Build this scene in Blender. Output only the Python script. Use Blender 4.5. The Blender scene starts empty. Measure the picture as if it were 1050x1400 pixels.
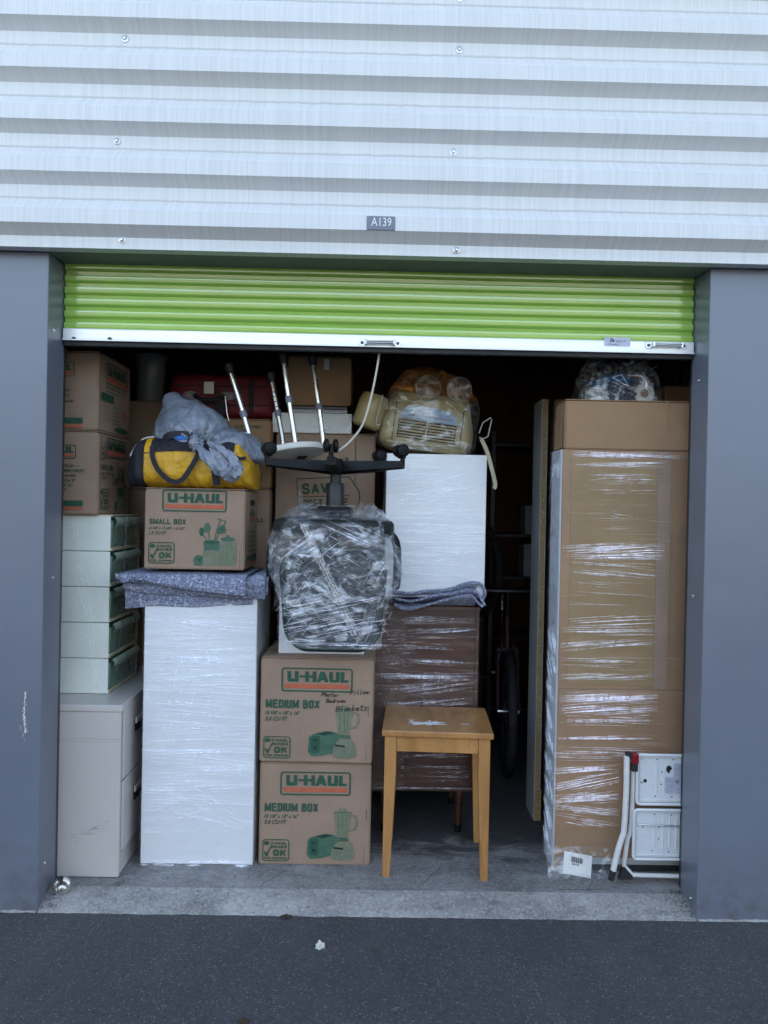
import bpy, bmesh, math, random
from mathutils import Vector, Matrix, noise
from math import sin, cos, pi, radians

# ------------------------------------------------------------------ camera, light, exposure
scn = bpy.context.scene
CAM_H, FPX = 1.52, 1052.0
PITCH, YAW, ROLL = -0.00586956, 0.01281288, 0.01977524
_F = Vector((sin(YAW)*cos(PITCH), cos(YAW)*cos(PITCH), sin(PITCH)))
_R0 = Vector((cos(YAW), -sin(YAW), 0)); _U0 = _R0.cross(_F)
_R = _R0*cos(ROLL) + _U0*sin(ROLL); _U = _U0*cos(ROLL) - _R0*sin(ROLL)
cam_data = bpy.data.cameras.new('camera'); cam = bpy.data.objects.new('camera', cam_data)
scn.collection.objects.link(cam); scn.camera = cam
cam.matrix_world = Matrix(((_R.x, _U.x, -_F.x, 0), (_R.y, _U.y, -_F.y, 0), (_R.z, _U.z, -_F.z, CAM_H), (0, 0, 0, 1)))
cam_data.sensor_fit = 'VERTICAL'; cam_data.sensor_height = 24.0
cam_data.lens = 24.0*FPX/1400.0
cam_data.clip_start = 0.05; cam_data.clip_end = 2000

world = bpy.data.worlds.new('World'); scn.world = world; world.use_nodes = True
wn = world.node_tree; wn.nodes.clear()
SUN_EL, SUN_ROT = radians(20), radians(14)
sky = wn.nodes.new('ShaderNodeTexSky'); sky.sky_type = 'NISHITA'; sky.sun_disc = False
sky.sun_elevation = SUN_EL; sky.sun_rotation = SUN_ROT; sky.air_density = 1.0; sky.dust_density = 2.2; sky.ozone_density = 1.0
bg = wn.nodes.new('ShaderNodeBackground'); bg.inputs['Strength'].default_value = 0.13
wo = wn.nodes.new('ShaderNodeOutputWorld')
hsv = wn.nodes.new('ShaderNodeHueSaturation'); hsv.inputs['Saturation'].default_value = 0.77
wn.links.new(sky.outputs[0], hsv.inputs['Color'])
wn.links.new(hsv.outputs[0], bg.inputs[0]); wn.links.new(bg.outputs[0], wo.inputs[0])
sd = bpy.data.lights.new('sun', 'SUN'); sd.energy = 2.2; sd.angle = radians(0.5); sd.color = (1.0, 0.93, 0.82)
sun = bpy.data.objects.new('sun', sd); scn.collection.objects.link(sun)
sun_dir = Vector((sin(SUN_ROT)*cos(SUN_EL), cos(SUN_ROT)*cos(SUN_EL), sin(SUN_EL)))   # towards the sun, behind the building
sun.rotation_euler = (-sun_dir).to_track_quat('-Z', 'Y').to_euler()
sun.location = (0, 12, 8)
scn.view_settings.view_transform = 'Standard'; scn.view_settings.look = 'None'
scn.view_settings.gamma = 1.0; scn.view_settings.use_curve_mapping = False
scn.view_settings.exposure = 2.42
scn.cycles.max_bounces = 10; scn.cycles.transparent_max_bounces = 24; scn.cycles.diffuse_bounces = 5
try:
    scn.cycles.use_denoising = True
except Exception: pass

def W(px, py, Y):                       # where the sight line of a photo pixel meets the plane at distance Y
    d = _F*FPX + _R*(px-525.0) - _U*(py-700.0)
    t = Y/d.y
    return d.x*t, CAM_H + d.z*t
FLOOR = 0.04
rng = random.Random(7)

# ------------------------------------------------------------------ materials
def nt(name):
    m = bpy.data.materials.new(name); m.use_nodes = True
    t = m.node_tree; t.nodes.clear(); return m, t
def N(t, k, **kw):
    n = t.nodes.new(k)
    for a, v in kw.items():
        if a in n.inputs.keys(): n.inputs[a].default_value = v
        else: setattr(n, a, v)
    return n
def coords(t, scale, rnd=True, kind='Object'):
    tc = N(t, 'ShaderNodeTexCoord'); mp = N(t, 'ShaderNodeMapping')
    mp.inputs['Scale'].default_value = scale
    t.links.new(tc.outputs[kind], mp.inputs['Vector'])
    if rnd:
        oi = N(t, 'ShaderNodeObjectInfo'); mu = N(t, 'ShaderNodeMath', operation='MULTIPLY'); mu.inputs[1].default_value = 37.0
        t.links.new(oi.outputs['Random'], mu.inputs[0]); t.links.new(mu.outputs[0], mp.inputs['Location'])
    return mp.outputs[0]
def ramp(t, src, stops):
    r = N(t, 'ShaderNodeValToRGB'); e = r.color_ramp.elements
    while len(e) < len(stops): e.new(0.5)
    for q, (p, c) in zip(e, stops):
        q.position = p; q.color = (c if len(c) == 4 else (*c, 1)) if isinstance(c, tuple) else (c, c, c, 1)
    t.links.new(src, r.inputs[0]); return r.outputs[0]
def nz(t, vec, scale, detail=4, rough=0.55, dist=0.0):
    n = N(t, 'ShaderNodeTexNoise'); n.inputs['Scale'].default_value = scale; n.inputs['Detail'].default_value = detail
    n.inputs['Roughness'].default_value = rough; n.inputs['Distortion'].default_value = dist
    t.links.new(vec, n.inputs['Vector']); return n.outputs['Fac']
def mix(t, fac, a, b, mode='MIX'):
    m = N(t, 'ShaderNodeMix', data_type='RGBA', blend_type=mode)
    for s, v in ((0, fac), (6, a), (7, b)):
        if hasattr(v, 'links'): t.links.new(v, m.inputs[s])
        elif s == 0: m.inputs[0].default_value = v
        else: m.inputs[s].default_value = (*v, 1) if len(v) == 3 else v
    return m.outputs[2]
def bump(t, h, strength, dist=0.01, prev=None):
    b = N(t, 'ShaderNodeBump'); b.inputs['Strength'].default_value = strength; b.inputs['Distance'].default_value = dist
    t.links.new(h, b.inputs['Height'])
    if prev: t.links.new(prev, b.inputs['Normal'])
    return b.outputs[0]
def finish(m, t, col, rough=0.6, metal=0.0, nrm=None, coat=0.0, spec=0.5, trans=0.0, coatrough=0.1):
    p = N(t, 'ShaderNodeBsdfPrincipled'); o = N(t, 'ShaderNodeOutputMaterial')
    def put(k, v):
        if hasattr(v, 'links'): t.links.new(v, p.inputs[k])
        elif isinstance(v, tuple): p.inputs[k].default_value = (*v, 1) if len(v) == 3 else v
        else: p.inputs[k].default_value = v
    put('Base Color', col); put('Roughness', rough); put('Metallic', metal); put('Coat Weight', coat)
    put('Coat Roughness', coatrough); put('Specular IOR Level', spec); put('Transmission Weight', trans)
    if nrm: t.links.new(nrm, p.inputs['Normal'])
    t.links.new(p.outputs[0], o.inputs[0]); return m
def simple(name, col, rough=0.6, metal=0.0, var=0.18, vscale=6.0, bstr=0.15, bscale=120.0, coat=0.0, stretch=(1, 1, 1), spec=0.5, bdist=0.002):
    m, t = nt(name); v = coords(t, stretch)
    f = nz(t, v, vscale, 5)
    c = mix(t, ramp(t, f, [(0.3, 0.0), (0.7, 1.0)]), tuple(x*(1-var) for x in col), tuple(min(1, x*(1+var)) for x in col))
    n2 = nz(t, v, bscale, 3)
    rr = ramp(t, nz(t, v, vscale*2.3, 4), [(0.3, max(0.02, rough-0.08)), (0.7, min(1, rough+0.08))])
    return finish(m, t, c, rr, metal, bump(t, n2, bstr, bdist), coat, spec)

def m_siding():
    m, t = nt('painted_siding'); v = coords(t, (1, 1, 1), False)
    st = nz(t, coords(t, (95, 3, 1.2), False), 1.0, 5, 0.6)
    st2 = nz(t, coords(t, (260, 4, 5.0), False), 1.0, 3, 0.6)
    big = nz(t, v, 1.3, 4)
    c = mix(t, ramp(t, st, [(0.38, 0.0), (0.62, 1.0)]), (0.63, 0.64, 0.65), (0.70, 0.71, 0.72))
    c = mix(t, ramp(t, st2, [(0.45, 0.0), (0.72, 0.5)]), c, (0.77, 0.78, 0.79))
    c = mix(t, ramp(t, big, [(0.4, 0.0), (0.75, 0.4)]), c, (0.58, 0.59, 0.58))
    # grime that settles along the crease above every rib
    sx = N(t, 'ShaderNodeSeparateXYZ'); t.links.new(v, sx.inputs[0])
    a = N(t, 'ShaderNodeMath', operation='ADD'); a.inputs[1].default_value = -(SZ0+0.037+0.039+0.052+0.038)+0.183
    t.links.new(sx.outputs[2], a.inputs[0])
    w = N(t, 'ShaderNodeMath', operation='MODULO'); w.inputs[1].default_value = 0.183; t.links.new(a.outputs[0], w.inputs[0])
    jag = nz(t, coords(t, (30, 30, 8), False), 1.0, 5, 0.7)
    j = N(t, 'ShaderNodeMath', operation='MULTIPLY_ADD'); j.inputs[1].default_value = -0.010; j.inputs[2].default_value = 0.0035
    t.links.new(jag, j.inputs[0])
    s = N(t, 'ShaderNodeMath', operation='ADD'); t.links.new(w.outputs[0], s.inputs[0]); t.links.new(j.outputs[0], s.inputs[1])
    g = ramp(t, s.outputs[0], [(0.0, 0.0), (0.002, 0.75), (0.007, 0.45), (0.011, 0.0)])
    g.node.color_ramp.interpolation = 'LINEAR'
    c = mix(t, g, c, (0.33, 0.33, 0.33))
    return finish(m, t, c, 0.42, 0.0, bump(t, st2, 0.05, 0.001), 0.0, 0.5)
def m_asphalt():
    m, t = nt('asphalt'); v = coords(t, (1, 1, 1), False)
    big = nz(t, v, 0.9, 6, 0.6); mid = nz(t, v, 7, 5, 0.65); fine = nz(t, v, 160, 3, 0.7)
    vor = N(t, 'ShaderNodeTexVoronoi'); vor.inputs['Scale'].default_value = 170; t.links.new(v, vor.inputs['Vector'])
    vc = N(t, 'ShaderNodeSeparateColor'); t.links.new(vor.outputs['Color'], vc.inputs[0])
    c = mix(t, ramp(t, big, [(0.3, 0.0), (0.7, 1.0)]), (0.058, 0.058, 0.066), (0.088, 0.087, 0.096))
    c = mix(t, ramp(t, mid, [(0.35, 0.0), (0.75, 0.7)]), c, (0.10, 0.10, 0.108))
    # pale aggregate showing where the binder has worn off
    wear = ramp(t, nz(t, v, 2.2, 4), [(0.42, 0.1), (0.62, 1.0)])
    sp = ramp(t, vc.outputs[0], [(0.76, 0.0), (0.92, 1.0)])
    dd = ramp(t, vor.outputs['Distance'], [(0.25, 1.0), (0.5, 0.0)])
    f1 = mix(t, 1.0, sp, dd, 'MULTIPLY'); f2 = mix(t, 1.0, f1, wear, 'MULTIPLY')
    c = mix(t, f2, c, (0.23, 0.225, 0.225))
    c = mix(t, ramp(t, fine, [(0.56, 0.0), (0.72, 0.8)]), c, (0.17, 0.17, 0.175))
    v3 = N(t, 'ShaderNodeTexVoronoi'); v3.inputs['Scale'].default_value = 210; t.links.new(v, v3.inputs['Vector'])
    s3 = N(t, 'ShaderNodeSeparateColor'); t.links.new(v3.outputs['Color'], s3.inputs[0])
    c = mix(t, ramp(t, s3.outputs[1], [(0.0, 0.0), (1.0, 0.35)]), c, (0.040, 0.040, 0.046)); c = mix(t, ramp(t, s3.outputs[0], [(0.93, 0.0), (0.98, 0.8)]), c, (0.22, 0.215, 0.215))
    gr = nz(t, v, 60, 4, 0.8)
    c = mix(t, ramp(t, gr, [(0.36, 0.55), (0.46, 0.0)]), c, (0.026, 0.026, 0.030))
    patch_ = ramp(t, nz(t, v, 3.1, 6, 0.7, 0.8), [(0.60, 0.0), (0.70, 0.6)])
    c = mix(t, patch_, c, (0.035, 0.034, 0.036))
    tr_ = ramp(t, nz(t, coords(t, (2.2, 0.5, 1), False), 1.7, 5, 0.65, 0.4), [(0.55, 0.0), (0.68, 0.35)])
    c = mix(t, tr_, c, (0.115, 0.112, 0.115))
    n1 = bump(t, fine, 0.5, 0.004); n2 = bump(t, vor.outputs['Distance'], 0.45, 0.004, n1); n3 = bump(t, v3.outputs['Distance'], 0.5, 0.006, bump(t, mid, 0.3, 0.012, n2))
    return finish(m, t, c, ramp(t, mid, [(0.3, 0.7), (0.7, 0.9)]), 0, n3, 0, 0.35)
def m_concrete(name, a=(0.20, 0.195, 0.185), b=(0.33, 0.325, 0.31), dark=(0.10, 0.10, 0.10), residue_and_shade=False):
    m, t = nt(name); v = coords(t, (1, 1, 1), False)
    big = nz(t, v, 3.4, 9, 0.7, 0.2); st = nz(t, coords(t, (1.0, 2.2, 2), False), 3.2, 9, 0.72, 0.3); fine = nz(t, v, 90, 4, 0.7)
    c = mix(t, ramp(t, big, [(0.32, 0.0), (0.68, 1.0)]), a, b)
    c = mix(t, ramp(t, st, [(0.40, 0.5), (0.56, 0.0)]), c, dark)
    c = mix(t, ramp(t, nz(t, v, 17, 5, 0.7), [(0.6, 0.0), (0.75, 0.55)]), c, (0.42, 0.42, 0.41))
    wv = N(t, 'ShaderNodeVectorMath', operation='ADD'); nn = N(t, 'ShaderNodeTexNoise'); nn.inputs['Scale'].default_value = 5; nn.inputs['Detail'].default_value = 5
    t.links.new(v, nn.inputs['Vector']); t.links.new(v, wv.inputs[0]); t.links.new(nn.outputs['Color'], wv.inputs[1])
    vr = N(t, 'ShaderNodeTexVoronoi'); vr.inputs['Scale'].default_value = 1.1; vr.feature = 'DISTANCE_TO_EDGE'; t.links.new(wv.outputs[0], vr.inputs['Vector'])
    c = mix(t, ramp(t, vr.outputs['Distance'], [(0.0, 0.4), (0.004, 0.0)]), c, (0.06, 0.06, 0.06))
    c = mix(t, ramp(t, fine, [(0.5, 0.0), (0.7, 0.5)]), c, tuple(x*1.5 for x in b))
    c = mix(t, ramp(t, nz(t, v, 45, 5, 0.8), [(0.34, 0.6), (0.44, 0.0)]), c, dark)
    if residue_and_shade:      # black stain patches plus the shade deeper in, both painted into the colour
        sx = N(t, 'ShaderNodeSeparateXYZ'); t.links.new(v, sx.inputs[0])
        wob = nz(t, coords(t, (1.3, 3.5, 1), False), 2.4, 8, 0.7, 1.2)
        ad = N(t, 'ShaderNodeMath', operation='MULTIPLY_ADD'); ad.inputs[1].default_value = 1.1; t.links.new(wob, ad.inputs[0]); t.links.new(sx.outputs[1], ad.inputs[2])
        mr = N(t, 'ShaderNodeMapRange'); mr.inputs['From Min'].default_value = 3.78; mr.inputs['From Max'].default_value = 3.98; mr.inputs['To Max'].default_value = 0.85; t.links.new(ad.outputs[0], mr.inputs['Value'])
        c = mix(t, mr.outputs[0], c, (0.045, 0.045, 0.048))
    n1 = bump(t, fine, 0.35, 0.003); n2 = bump(t, st, 0.3, 0.006, n1)
    return finish(m, t, c, ramp(t, big, [(0.3, 0.55), (0.7, 0.85)]), 0, n2, 0, 0.4)
def m_card(name, col, flute=260):
    m, t = nt(name); v = coords(t, (1, 1, 1))
    f = nz(t, v, 3.5, 6, 0.6); fib = nz(t, coords(t, (30, 30, 240)), 1.0, 4, 0.7); fib2 = nz(t, v, 260, 2, 0.7)
    c = mix(t, ramp(t, f, [(0.3, 0.0), (0.72, 1.0)]), tuple(x*0.84 for x in col), tuple(min(1, x*1.10) for x in col))
    c = mix(t, ramp(t, fib2, [(0.35, 0.30), (0.6, 0.0)]), c, tuple(x*0.55 for x in col))
    c = mix(t, ramp(t, nz(t, v, 9, 6, 0.7), [(0.66, 0.0), (0.74, 0.35)]), c, tuple(x*0.6 for x in col))
    wv = N(t, 'ShaderNodeTexWave', wave_type='BANDS', bands_direction='X'); wv.inputs['Scale'].default_value = flute/6.28; wv.inputs['Distortion'].default_value = 0.4
    t.links.new(v, wv.inputs['Vector'])
    n1 = bump(t, wv.outputs['Fac'], 0.06, 0.0015); n2 = bump(t, fib, 0.12, 0.001, n1); n3 = bump(t, f, 0.25, 0.012, n2)
    return finish(m, t, c, 0.82, 0, n3, 0, 0.25)
def m_wood(name, a, b, grain=(3, 3, 40), rough=0.35, coat=0.3, ring=6.0):
    m, t = nt(name); v = coords(t, grain)
    g = nz(t, v, 1.0, 7, 0.62, 1.3); g2 = nz(t, coords(t, tuple(x*5 for x in grain)), 1.0, 4, 0.7)
    blocks = nz(t, coords(t, tuple(x*0.35 for x in grain)), 1.0, 2, 0.4)
    c = mix(t, ramp(t, g, [(0.32, 0.0), (0.68, 1.0)]), a, b)
    c = mix(t, ramp(t, g2, [(0.55, 0.0), (0.75, 0.5)]), c, tuple(x*0.55 for x in a))
    c = mix(t, ramp(t, blocks, [(0.45, 0.0), (0.55, 0.25)]), c, tuple(min(1, x*1.25) for x in b))
    return finish(m, t, c, ramp(t, g, [(0.3, rough+0.08), (0.7, rough-0.05)]), 0, bump(t, g2, 0.12, 0.001), coat, 0.5, 0, 0.25)
def m_felt(name, base, dark, light):
    m, t = nt(name); v = coords(t, (1, 1, 1))
    n1 = nz(t, v, 190, 3, 0.8); n2 = nz(t, v, 90, 3, 0.8); n3 = nz(t, v, 5, 4)
    c = mix(t, ramp(t, n1, [(0.40, 0.9), (0.50, 0.0)]), base, dark)
    c = mix(t, ramp(t, n2, [(0.53, 0.0), (0.60, 0.9)]), c, light)
    c = mix(t, ramp(t, n3, [(0.4, 0.0), (0.7, 0.25)]), c, tuple(x*0.7 for x in base))
    b1 = bump(t, n1, 0.8, 0.004); b2 = bump(t, nz(t, v, 14, 4), 0.5, 0.012, b1)
    return finish(m, t, c, 0.95, 0, b2, 0, 0.15)
def m_film(name, scales, base=0.06, dens=0.55, lo=0.5, hi=0.66, bstr=0.8, bdist=0.006, rough=0.16, tint=(0.93, 0.96, 1.0), dist=1.5, milk=0.35, second=None):
    """stretch film: clear where it lies flat, milky where many layers bunch together"""
    m, t = nt(name); v = coords(t, scales)
    n = nz(t, v, 1.0, 6, 0.62, dist)
    fac = ramp(t, n, [(lo, 0.0), (hi, 1.0)])
    if second:
        n2 = nz(t, coords(t, second), 1.0, 5, 0.6, dist)
        fac = mix(t, 1.0, fac, ramp(t, n2, [(0.4, 0.15), (0.62, 1.0)]), 'MULTIPLY')
    nb = bump(t, n, bstr, bdist)
    nb = bump(t, nz(t, coords(t, tuple(x*3 for x in scales)), 1.0, 4, 0.65, dist), bstr*0.5, bdist*0.4, nb)
    lw = N(t, 'ShaderNodeLayerWeight'); lw.inputs['Blend'].default_value = 0.2; t.links.new(nb, lw.inputs['Normal'])
    f1 = N(t, 'ShaderNodeMath', operation='MULTIPLY_ADD'); f1.inputs[1].default_value = dens; f1.inputs[2].default_value = base; t.links.new(fac, f1.inputs[0])
    f2 = N(t, 'ShaderNodeMath', operation='MULTIPLY_ADD'); f2.inputs[1].default_value = 0.22; t.links.new(lw.outputs['Fresnel'], f2.inputs[0]); t.links.new(f1.outputs[0], f2.inputs[2])
    f2.use_clamp = True
    refl = mix(t, f2.outputs[0], (0.0, 0.0, 0.0), tint)
    cut = N(t, 'ShaderNodeMath', operation='MULTIPLY_ADD'); cut.inputs[1].default_value = -0.62; cut.inputs[2].default_value = 0.985; t.links.new(f2.outputs[0], cut.inputs[0])
    gl = N(t, 'ShaderNodeBsdfGlossy'); gl.inputs['Roughness'].default_value = rough; t.links.new(refl, gl.inputs['Color'])
    di = N(t, 'ShaderNodeBsdfDiffuse'); t.links.new(refl, di.inputs['Color'])
    tr = N(t, 'ShaderNodeBsdfTransparent'); t.links.new(cut.outputs[0], tr.inputs['Color']); t.links.new(nb, gl.inputs['Normal']); t.links.new(nb, di.inputs['Normal'])
    m1 = N(t, 'ShaderNodeMixShader'); m1.inputs[0].default_value = milk; t.links.new(gl.outputs[0], m1.inputs[1]); t.links.new(di.outputs[0], m1.inputs[2])
    m2 = N(t, 'ShaderNodeAddShader'); t.links.new(tr.outputs[0], m2.inputs[0]); t.links.new(m1.outputs[0], m2.inputs[1])
    o = N(t, 'ShaderNodeOutputMaterial'); t.links.new(m2.outputs[0], o.inputs[0]); return m
def m_particle():
    m, t = nt('particle_board'); v = coords(t, (1, 1, 1))
    n1 = nz(t, v, 230, 3, 0.8); n2 = nz(t, v, 110, 3, 0.8)
    c = mix(t, ramp(t, n1, [(0.4, 0.9), (0.55, 0.0)]), (0.42, 0.30, 0.15), (0.20, 0.12, 0.05))
    c = mix(t, ramp(t, n2, [(0.55, 0.0), (0.64, 0.8)]), c, (0.62, 0.48, 0.28))
    return finish(m, t, c, 0.85, 0, bump(t, n1, 0.4, 0.002), 0, 0.3)

SZ0 = 2.436
MAT = {}
MAT['siding'] = m_siding()
MAT['asphalt'] = m_asphalt()
MAT['apron'] = m_concrete('worn_concrete', (0.23, 0.227, 0.222), (0.42, 0.415, 0.405))
MAT['slab'] = m_concrete('slab_concrete', (0.17, 0.168, 0.165), (0.35, 0.345, 0.34), residue_and_shade=True)
def m_pillar():
    m, t = nt('grey_blue_wall_paint'); v = coords(t, (1, 1, 1), False)
    big = nz(t, v, 1.6, 5, 0.6); f = nz(t, v, 300, 3); w = nz(t, coords(t, (1.2, 1.2, 2.6), False), 1.0, 3, 0.5, 0.6)
    c = mix(t, ramp(t, big, [(0.3, 0.0), (0.7, 1.0)]), (0.140, 0.162, 0.210), (0.160, 0.184, 0.236))
    sx = N(t, 'ShaderNodeSeparateXYZ'); t.links.new(v, sx.inputs[0])
    low = ramp(t, sx.outputs[2], [(0.0, 1.0), (0.30, 0.0)]); dirt = mix(t, 1.0, low, ramp(t, nz(t, v, 14, 6, 0.7), [(0.42, 0.0), (0.66, 0.8)]), 'MULTIPLY')
    c = mix(t, dirt, c, (0.10, 0.10, 0.10))
    c = mix(t, ramp(t, nz(t, coords(t, (60, 60, 7), False), 1.0, 5, 0.7), [(0.68, 0.0), (0.76, 0.35)]), c, (0.24, 0.26, 0.30))
    n1 = bump(t, f, 0.2, 0.001); n2 = bump(t, w, 0.22, 0.03, n1)
    return finish(m, t, c, ramp(t, big, [(0.3, 0.34), (0.7, 0.44)]), 0, n2, 0.25, 0.6, 0, 0.3)
MAT['pillar'] = m_pillar()
MAT['soffit'] = simple('soffit_paint', (0.16, 0.18, 0.17), 0.6, var=0.06)
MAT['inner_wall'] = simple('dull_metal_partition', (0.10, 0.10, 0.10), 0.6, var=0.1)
MAT['plywood'] = m_wood('plywood_back', (0.16, 0.07, 0.035), (0.24, 0.11, 0.055), (2, 2, 0.6), 0.7, 0.0)
MAT['opp_door'] = simple('grey_door_paint', (0.22, 0.22, 0.22), 0.5)
MAT['door_green'] = simple('glossy_green_door_paint', (0.28, 0.50, 0.065), 0.12, var=0.04, vscale=5, bstr=0.02, bscale=60, coat=1.0, spec=1.0)
MAT['bar_alu'] = simple('brushed_white_aluminium', (0.78, 0.79, 0.80), 0.38, 0.55, var=0.08, vscale=5, bstr=0.15, bscale=12, stretch=(0.3, 3, 14))
MAT['rubber'] = simple('black_rubber', (0.018, 0.018, 0.02), 0.65)
MAT['steel'] = simple('galvanised_steel', (0.55, 0.56, 0.58), 0.28, 0.95, var=0.12)
MAT['chrome'] = simple('polished_steel', (0.62, 0.62, 0.61), 0.2, 0.9, var=0.03, bstr=0.02)
MAT['dark_steel'] = simple('dark_steel', (0.09, 0.09, 0.10), 0.4, 0.8)
MAT['sign_grey'] = simple('sign_plate_grey', (0.17, 0.19, 0.25), 0.45, var=0.03)
MAT['print_white'] = simple('white_lettering', (0.80, 0.80, 0.80), 0.5, var=0.02)
MAT['card'] = m_card('cardboard', (0.375, 0.265, 0.195))
MAT['card_warm'] = m_card('cardboard_warm', (0.37, 0.232, 0.135))
MAT['card_olive'] = m_card('fibreboard_panel', (0.35, 0.238, 0.125), 900)
MAT['print_green'] = simple('green_ink', (0.022, 0.090, 0.055), 0.75, var=0.15, vscale=60)
MAT['print_mid'] = simple('mid_green_ink', (0.060, 0.135, 0.088), 0.75, var=0.2, vscale=50)
MAT['print_light'] = simple('pale_green_ink', (0.185, 0.200, 0.135), 0.75, var=0.15, vscale=50)
MAT['print_orange'] = simple('orange_ink', (0.50, 0.125, 0.06), 0.75, var=0.12, vscale=50)
MAT['print_black'] = simple('black_ink', (0.015, 0.015, 0.02), 0.6)
MAT['tape'] = m_film('packing_tape', (6, 6, 6), 0.16, 0.1, bstr=0.2, tint=(0.95, 0.9, 0.8))
MAT['white_lam'] = simple('white_laminate', (0.74, 0.76, 0.79), 0.35, var=0.03, coat=0.2)
MAT['mel'] = simple('grey_melamine', (0.42, 0.44, 0.45), 0.4, var=0.05)
MAT['pale_plastic'] = simple('aged_white_plastic', (0.80, 0.85, 0.79), 0.42, var=0.07, vscale=4, bstr=0.1)
MAT['green_plastic'] = simple('sage_green_plastic', (0.19, 0.30, 0.23), 0.3, var=0.08, coat=0.2)
MAT['green_lip'] = simple('pale_sage_plastic', (0.44, 0.60, 0.49), 0.3, var=0.06, coat=0.2)
MAT['cream'] = simple('cream_plastic', (0.60, 0.54, 0.38), 0.4, var=0.06)
MAT['beige_metal'] = simple('beige_enamel', (0.56, 0.53, 0.505), 0.38, var=0.05, vscale=3, bstr=0.2, bscale=200, bdist=0.0006)
MAT['black_gap'] = simple('dark_recess', (0.012, 0.012, 0.012), 0.9)
MAT['felt'] = m_felt('recycled_felt_blanket', (0.24, 0.27, 0.38), (0.04, 0.045, 0.10), (0.58, 0.60, 0.72))
MAT['yellow'] = simple('yellow_nylon', (0.66, 0.36, 0.016), 0.5, var=0.14, vscale=18, bstr=0.8, bscale=16, bdist=0.02)
MAT['black_cloth'] = simple('black_webbing', (0.013, 0.014, 0.022), 0.75, var=0.2, bstr=0.5, bscale=400)
MAT['silver_bag'] = simple('grey_plastic_sheeting', (0.19, 0.22, 0.28), 0.30, 0.0, var=0.25, vscale=7, bstr=0.9, bscale=24, bdist=0.02, coat=0.3)
MAT['blue_tie'] = simple('blue_plastic', (0.02, 0.16, 0.55), 0.35)
MAT['red_cloth'] = simple('red_luggage_fabric', (0.12, 0.003, 0.008), 0.6, var=0.15, bstr=0.4, bscale=260)
MAT['tag_paper'] = simple('paper', (0.70, 0.70, 0.68), 0.7, var=0.05)
MAT['black_plastic'] = simple('black_plastic', (0.0045, 0.005, 0.007), 0.5, var=0.15, spec=0.25)
MAT['grey_plastic'] = simple('charcoal_plastic', (0.014, 0.016, 0.021), 0.42)
MAT['chair_mesh'] = simple('chair_mesh_fabric', (0.010, 0.013, 0.014), 0.7, var=0.3, vscale=60, bstr=0.6, bscale=500)
MAT['chair_frame'] = simple('dark_green_grey_frame', (0.016, 0.028, 0.026), 0.4)
MAT['white_plastic'] = simple('white_plastic', (0.66, 0.67, 0.65), 0.38, var=0.05)
MAT['alu'] = simple('satin_aluminium', (0.74, 0.75, 0.75), 0.25, 0.9, var=0.05)
MAT['heater'] = simple('aged_cream_enamel', (0.35, 0.275, 0.125), 0.4, var=0.22, vscale=7, coat=0.15)
MAT['heater_blue'] = simple('faded_blue_panel', (0.24, 0.34, 0.46), 0.4, var=0.2, vscale=20)
MAT['warm_glint'] = m_film('warm_glint_film', (10, 10, 14), 0.10, 0.7, 0.46, 0.62, 1.0, 0.02, 0.14, (0.90, 0.38, 0.06), 1.5, 0.35)  # orange tint paints a warm glint into the film colour
MAT['dark_wood'] = m_wood('dark_walnut_veneer', (0.038, 0.012, 0.007), (0.085, 0.028, 0.015), (2.5, 2.5, 22), 0.4, 0.15)
MAT['oak'] = m_wood('varnished_rubberwood', (0.31, 0.140, 0.042), (0.52, 0.262, 0.088), (9, 3, 3), 0.34, 0.45)
MAT['oak_leg'] = m_wood('varnished_rubberwood_leg', (0.34, 0.155, 0.048), (0.50, 0.255, 0.088), (14, 14, 1.6), 0.36, 0.4)
MAT['chipboard'] = m_particle()
MAT['foam'] = simple('white_packing_foam', (0.52, 0.56, 0.62), 0.6, var=0.06, bstr=0.4, bscale=60)
MAT['white_enamel'] = simple('white_enamel_steel', (0.74, 0.77, 0.80), 0.26, var=0.03, bstr=0.04, coat=0.3)
MAT['worn_enamel'] = simple('worn_white_tube', (0.72, 0.73, 0.73), 0.32, var=0.08, vscale=30, coat=0.2)
MAT['red_plastic'] = simple('red_plastic', (0.26, 0.006, 0.016), 0.3)
MAT['sticker'] = simple('lilac_grey_sticker', (0.50, 0.52, 0.64), 0.5, var=0.15, vscale=60)
MAT['smear'] = simple('dried_white_paint', (0.80, 0.80, 0.80), 0.6, var=0.05, bstr=0.8, bscale=120)
MAT['blue_cloth'] = simple('bright_blue_plastic', (0.02, 0.20, 0.52), 0.35, bstr=0.6, bscale=25, bdist=0.01)
MAT['navy'] = simple('navy_cloth', (0.02, 0.028, 0.06), 0.7, bstr=0.6, bscale=30, bdist=0.01)
MAT['clear_tub'] = simple('pale_plastic_tub', (0.26, 0.29, 0.28), 0.4, coat=0.3)
MAT['cord'] = simple('off_white_rope', (0.62, 0.58, 0.50), 0.8, bstr=0.8, bscale=500)
MAT['strap'] = simple('tan_webbing', (0.42, 0.36, 0.25), 0.8)
MAT['dull_wire'] = simple('dull_bent_wire', (0.30, 0.30, 0.29), 0.45, 0.7)
MAT['tyre'] = simple('tyre_rubber', (0.03, 0.03, 0.032), 0.7, bstr=0.9, bscale=150, bdist=0.006)
MAT['bike_red'] = simple('red_bicycle_enamel', (0.045, 0.004, 0.004), 0.5, coat=0.1)
MAT['bike_black'] = simple('black_bicycle_enamel', (0.03, 0.03, 0.035), 0.25, coat=0.5)
MAT['leaf'] = simple('dry_leaf', (0.05, 0.03, 0.018), 0.8)
MAT['grit'] = simple('grit', (0.24, 0.22, 0.20), 0.9, var=0.4)
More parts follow.
